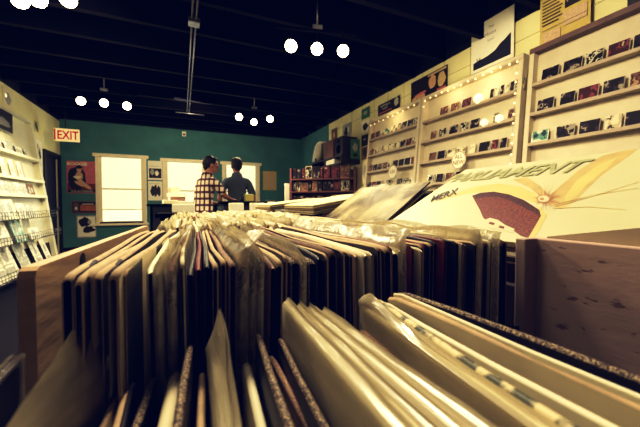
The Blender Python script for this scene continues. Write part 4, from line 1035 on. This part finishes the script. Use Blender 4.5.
def human(root, H, lean, armR, armL, head_turn, shirt, cap=False, shirt_w=1.0):
    """faces +Y; arm = (elbow, wrist, finger direction); lean = forward shift of the shoulders"""
    s = H/1.78
    V = []; E = []; Rd = []
    def v(p, r, par=None):
        V.append(Vector(p)*s); Rd.append(tuple(a*s for a in (r if isinstance(r, tuple) else (r, r))))
        if par is not None: E.append((par, len(V)-1))
        return len(V)-1
    L = lean
    pel = v((0, 0, .96), (.145, .105)); sp1 = v((0, L*.3, 1.12), (.135, .10), pel); ch = v((0, L*.75, 1.31), (.15, .11), sp1)
    nb_ = v((0, L, 1.465), (.085, .075), ch); nk = v((0, L+.025, 1.53), (.055, .057), nb_); hb = v((0, L+.045, 1.60), (.062, .07), nk)
    for sd, arm in ((1, armR), (-1, armL)):
        shp_ = v((sd*.165, L*.95, 1.41), .062, ch); el = v(arm[0], .043, shp_); wr = v(arm[1], .028, el)
        d = Vector(arm[2]).normalized(); side = Vector((0, 0, 1)).cross(d)
        if side.length < .2: side = Vector((1, 0, 0)).cross(d)
        side.normalize(); w = Vector(arm[1])
        palm = v(w+d*.045, (.036, .020), wr); pe = v(w+d*.085, (.034, .016), palm)
        curl = d.cross(side)*.25
        if curl.z > 0: curl = -curl
        for k, (o_, ln) in enumerate([(-.030, .062), (-.010, .074), (.010, .070), (.029, .055)]):
            f1 = v(w+d*(.098)+side*o_, .0088, pe); f2 = v(w+d*(.098+ln*.55)+side*o_*1.15+curl*ln*.4, .0082, f1); v(w+d*(.098+ln)+side*o_*1.15+curl*ln*1.3, .007, f2)
        t1 = v(w+d*.05-side*sd*.040, .011, palm); v(w+d*.085-side*sd*.062, .009, t1)
    for sd in (1, -1):
        hp = v((sd*.09, -.0, .90), (.092, .098), pel); kn = v((sd*.105, .025, .50), .058, hp); an = v((sd*.11, -.02, .09), .040, kn); v((sd*.125, .14, .04), (.04, .03), an)
    body = skin_mesh(V, E, Rd, pel, 1)
    bm = bmesh.new(); bm.from_mesh(body)
    Hc = Vector((0, L+.06, 1.655))
    T0 = Matrix.Translation(Hc*s) @ Matrix.Rotation(head_turn, 4, 'Z') @ Matrix.Scale(s, 4)
    n0 = len(bm.verts)
    sphere(bm, (0, 0, 0), .1, .76, .95, 1.10, u=24, v=18)                 # skull
    sphere(bm, (0, .03, -.062), .07, .78, .95, .78)                       # jaw
    sphere(bm, (0, .074, -.100), .024)                                    # chin
    sphere(bm, (0, .104, -.022), .016, .8, 1.2, 1.5)                      # nose
    sphere(bm, (0, .092, .022), .05, .9, .35, .25)                        # brow
    sphere(bm, (0, .086, -.062), .022, 1.1, .5, .4)                      # mouth
    for sd in (1, -1): sphere(bm, (sd*.078, -.005, -.015), .03, .35, .75, 1.1)
    bm.verts.ensure_lookup_table()
    bmesh.ops.transform(bm, matrix=T0, verts=bm.verts[n0:])
    me = bpy.data.meshes.new('b'); bm.to_mesh(me); bm.free()
    me = remesh(me, .0075)
    link_mesh('body', me, 'skin', root)
    # eyes
    bm = bmesh.new()
    for sd in (1, -1):
        bm = bmesh.new(); sphere(bm, (sd*.028, .086, .0), .011); sphere(bm, (sd*.028, .0935, .0), .005, mi=1)
        bmesh.ops.transform(bm, matrix=T0, verts=bm.verts); mesh_obj('eye', bm, ['white', 'blackcard'], root, smooth=True)
    bm = bmesh.new(); sphere(bm, (0, -.018, .022), .1, .86, .98, 1.04, u=24, v=18)
    for sd in (1, -1): sphere(bm, (sd*.064, .0, .012), .03, .4, 1.1, 1.5)
    sphere(bm, (0, .035, .075), .06, 1.0, 1.0, .55)
    sphere(bm, (0, -.07, -.03), .055, 1.1, .6, 1.1)
    for vv in bm.verts: vv.co += vv.co.normalized()*.004*noise.noise(vv.co*60)
    # keep the face clear
    bmesh.ops.delete(bm, geom=[f for f in bm.faces if (f.calc_center_median().y > .055 and f.calc_center_median().z < .045)], context='FACES')
    bmesh.ops.transform(bm, matrix=T0, verts=bm.verts); mesh_obj('hair', bm, 'hair', root, smooth=True)
    if cap:
        bm = bmesh.new(); sphere(bm, (0, -.01, .062), .1, .90, 1.02, .66, u=24, v=14)
        bmesh.ops.delete(bm, geom=[f for f in bm.faces if f.calc_center_median().z < .055], context='FACES')
        box(bm, -.06, .06, .08, .17, .052, .060, 0, bev=.003)
        sphere(bm, (0, -.01, .118), .045, 1.3, 1.3, .28, mi=1)
        bmesh.ops.transform(bm, matrix=T0, verts=bm.verts); mesh_obj('cap', bm, ['capgrey', 'capwhite'], root, smooth=True)
    # shirt: the body's own surface over torso and upper arms, let out a little
    bm = bmesh.new(); bm.from_mesh(me)
    def near(p, a, b):
        ab = b-a; t = max(0, min(1, (p-a).dot(ab)/ab.length_squared)); return (p-(a+ab*t)).length, t
    kill = []
    for vv in bm.verts:
        p = vv.co/s; ok = .915 < p.z < 1.50
        dt = max(0, math.hypot(p.x/.9, p.y-L*max(0, (p.z-.96)/.5))-.10)
        if ok:
            for sd, arm in ((1, armR), (-1, armL)):
                a_, b_, c_ = Vector((sd*.165, L*.95, 1.41)), Vector(arm[0]), Vector(arm[1])
                du, tu = near(p, a_, b_); df, tf = near(p, b_, c_+(c_-b_).normalized()*.2)
                if df < .09 and (tf > 0 or tu > .80) and df < dt+.02: ok = False
                if tu > .80 and du < .075: ok = False
            if p.z > 1.46 and math.hypot(p.x, p.y-L) > .5: ok = False
        if not ok: kill.append(vv)
    off = {vv: vv.normal.copy()*s*(.013+.012*max(0, (1.15-vv.co.z/s)/.2 if vv.co.z/s < 1.15 else 0)*.5) for vv in bm.verts}
    for vv, o_ in off.items(): vv.co += o_*shirt_w
    bmesh.ops.delete(bm, geom=kill, context='VERTS')
    best = None; seen = set()
    for vv in bm.verts:
        if vv in seen: continue
        st = [vv]; comp = []; seen.add(vv)
        while st:
            q = st.pop(); comp.append(q)
            for e_ in q.link_edges:
                w_ = e_.other_vert(q)
                if w_ not in seen: seen.add(w_); st.append(w_)
        if best is None or len(comp) > len(best):
            if best: pass
            best = comp
    bs = set(best); bmesh.ops.delete(bm, geom=[q for q in bm.verts if q not in bs], context='VERTS')
    sm2 = bpy.data.meshes.new('shirt'); bm.to_mesh(sm2); bm.free(); so = link_mesh('shirt', sm2, shirt, root)
    sdm = so.modifiers.new('cloth thickness', 'SOLIDIFY'); sdm.thickness = .004; sdm.offset = -1
    bm = bmesh.new(); tube(bm, Vector((0, L+.003, 1.478))*s, Vector((0, L+.018, 1.522))*s, .088*s, .074*s, 20, cap=False); mesh_obj('collar', bm, shirt, root)
    # trousers
    V.clear(); E.clear(); Rd.clear()
    w0 = v((0, 0, 1.0), (.155, .118)); w1 = v((0, 0, .93), (.165, .13), w0)
    for sd in (1, -1):
        hp = v((sd*.092, -.005, .84), (.105, .115), w1); kn = v((sd*.107, .022, .50), .078, hp); v((sd*.112, -.015, .10), .062, kn)
    me = skin_mesh(V, E, Rd, 0, 1); me = remesh(me, .012); link_mesh('trousers', me, 'denim', root)
    for sd in (1, -1):
        bm = bmesh.new(); sphere(bm, (sd*.118*s, .05*s, .05*s), .1*s, .52, 1.42, .5)
        for q in bm.verts: q.co.z = max(q.co.z, .003)
        mesh_obj('shoe', bm, 'shoe', root, smooth=True)
# man in plaid
m1 = empty('person', (.24, 4.66, 0), (0, 0, math.radians(-62))); tag(m1, 'man in a red and cream plaid shirt, in profile, arm resting on the counter', 'person')
human(m1, 1.77, .10, ((.20, .26, 1.20), (.10, .41, 1.165), (-.25, .9, -.10)), ((-.24, .16, 1.14), (-.19, .36, 1.10), (.1, .9, .1)), math.radians(-18), 'plaid', shirt_w=1.05)
m2 = empty('person', (.83, 5.30, 0), (0, 0, math.radians(-4))); tag(m2, 'man in a grey-blue short-sleeved shirt and cap, seen from behind at the window', 'person')
human(m2, 1.85, .0, ((.27, .03, 1.13), (.22, .20, .99), (-.3, .8, -.2)), ((-.27, .03, 1.13), (-.22, .20, .99), (.3, .8, -.2)), math.radians(8), 'blueshirt', cap=True, shirt_w=1.08)

# ------------------------------------------------------------------ light
w = bpy.data.worlds.new('world'); scene.world = w; w.use_nodes = True
w.node_tree.nodes['Background'].inputs[0].default_value = (.25, .32, .55, 1); w.node_tree.nodes['Background'].inputs[1].default_value = .05
def area(loc, target, size, energy, col=(1, .86, .62), sy=None):  # area fills added to the light of the lamps and windows
    ld = bpy.data.lights.new('fill_light', 'AREA'); ld.energy = energy; ld.size = size; ld.color = col
    if sy: ld.shape = 'RECTANGLE'; ld.size_y = sy
    lo = bpy.data.objects.new('fill_light', ld); COL.objects.link(lo); lo.location = loc
    lo.rotation_euler = (Vector(target)-Vector(loc)).to_track_quat('-Z', 'Y').to_euler(); return lo
area((.25, 1.35, 2.8), (.2, 1.0, 1), .35, 66)            # added overhead light to brighten the record tops, no fitting there
area((1.3, 1.6, 2.85), (3.0, 2.4, 1.6), .5, 40)         # added light aimed at the racks, no fitting there
area((-.9, 3.2, 2.7), (-2.4, 5.6, 1.0), .6, 45)       # area fill toward the left rack
area((.2, 6.3, 2.85), (.1, 8.9, 1.3), .6, 45)  # added fill to lift the back wall and window trim
area((-1.0, .75, 2.75), (.2, .5, 1.0), .5, 8)  # added weak fill from upper left for the mauve panel
area((-.9, -.95, 1.9), (.3, .4, .9), 1.2, 1.0)  # added weak frontal fill from behind the camera
for (a, b, z0, z1) in WIN:
    area(((a+b)/2, YB-.12, (z0+z1)/2), ((a+b)/2, 0, .9), b-a-.3, 14, (.95, .95, .80), 1.3)

# ------------------------------------------------------------------ film look
vs = scene.view_settings
vs.view_transform = 'Standard'; vs.look = 'None'; vs.exposure = 0; vs.gamma = 1
vs.use_curve_mapping = True
cm = vs.curve_mapping
def setc(c, pts):
    c.points[0].location = pts[0]; c.points[1].location = pts[-1]
    for p in pts[1:-1]: c.points.new(*p)
setc(cm.curves[2], [(0, .01), (.12, .085), (.3, .235), (.6, .53), (1, .80)])
setc(cm.curves[0], [(0, 0), (.12, .085), (.3, .29), (.7, .77), (1, .985)])
setc(cm.curves[1], [(0, .001), (.12, .08), (.3, .275), (.7, .74), (1, .965)])
cm.update()
scene.cycles.use_denoising = True
scene.cycles.transparent_max_bounces = 24
scene.cycles.max_bounces = 6
scene.cycles.sample_clamp_indirect = 4
print('sleeves', nrec, 'cds', ncd, 'boxes', nb)
print(FD)
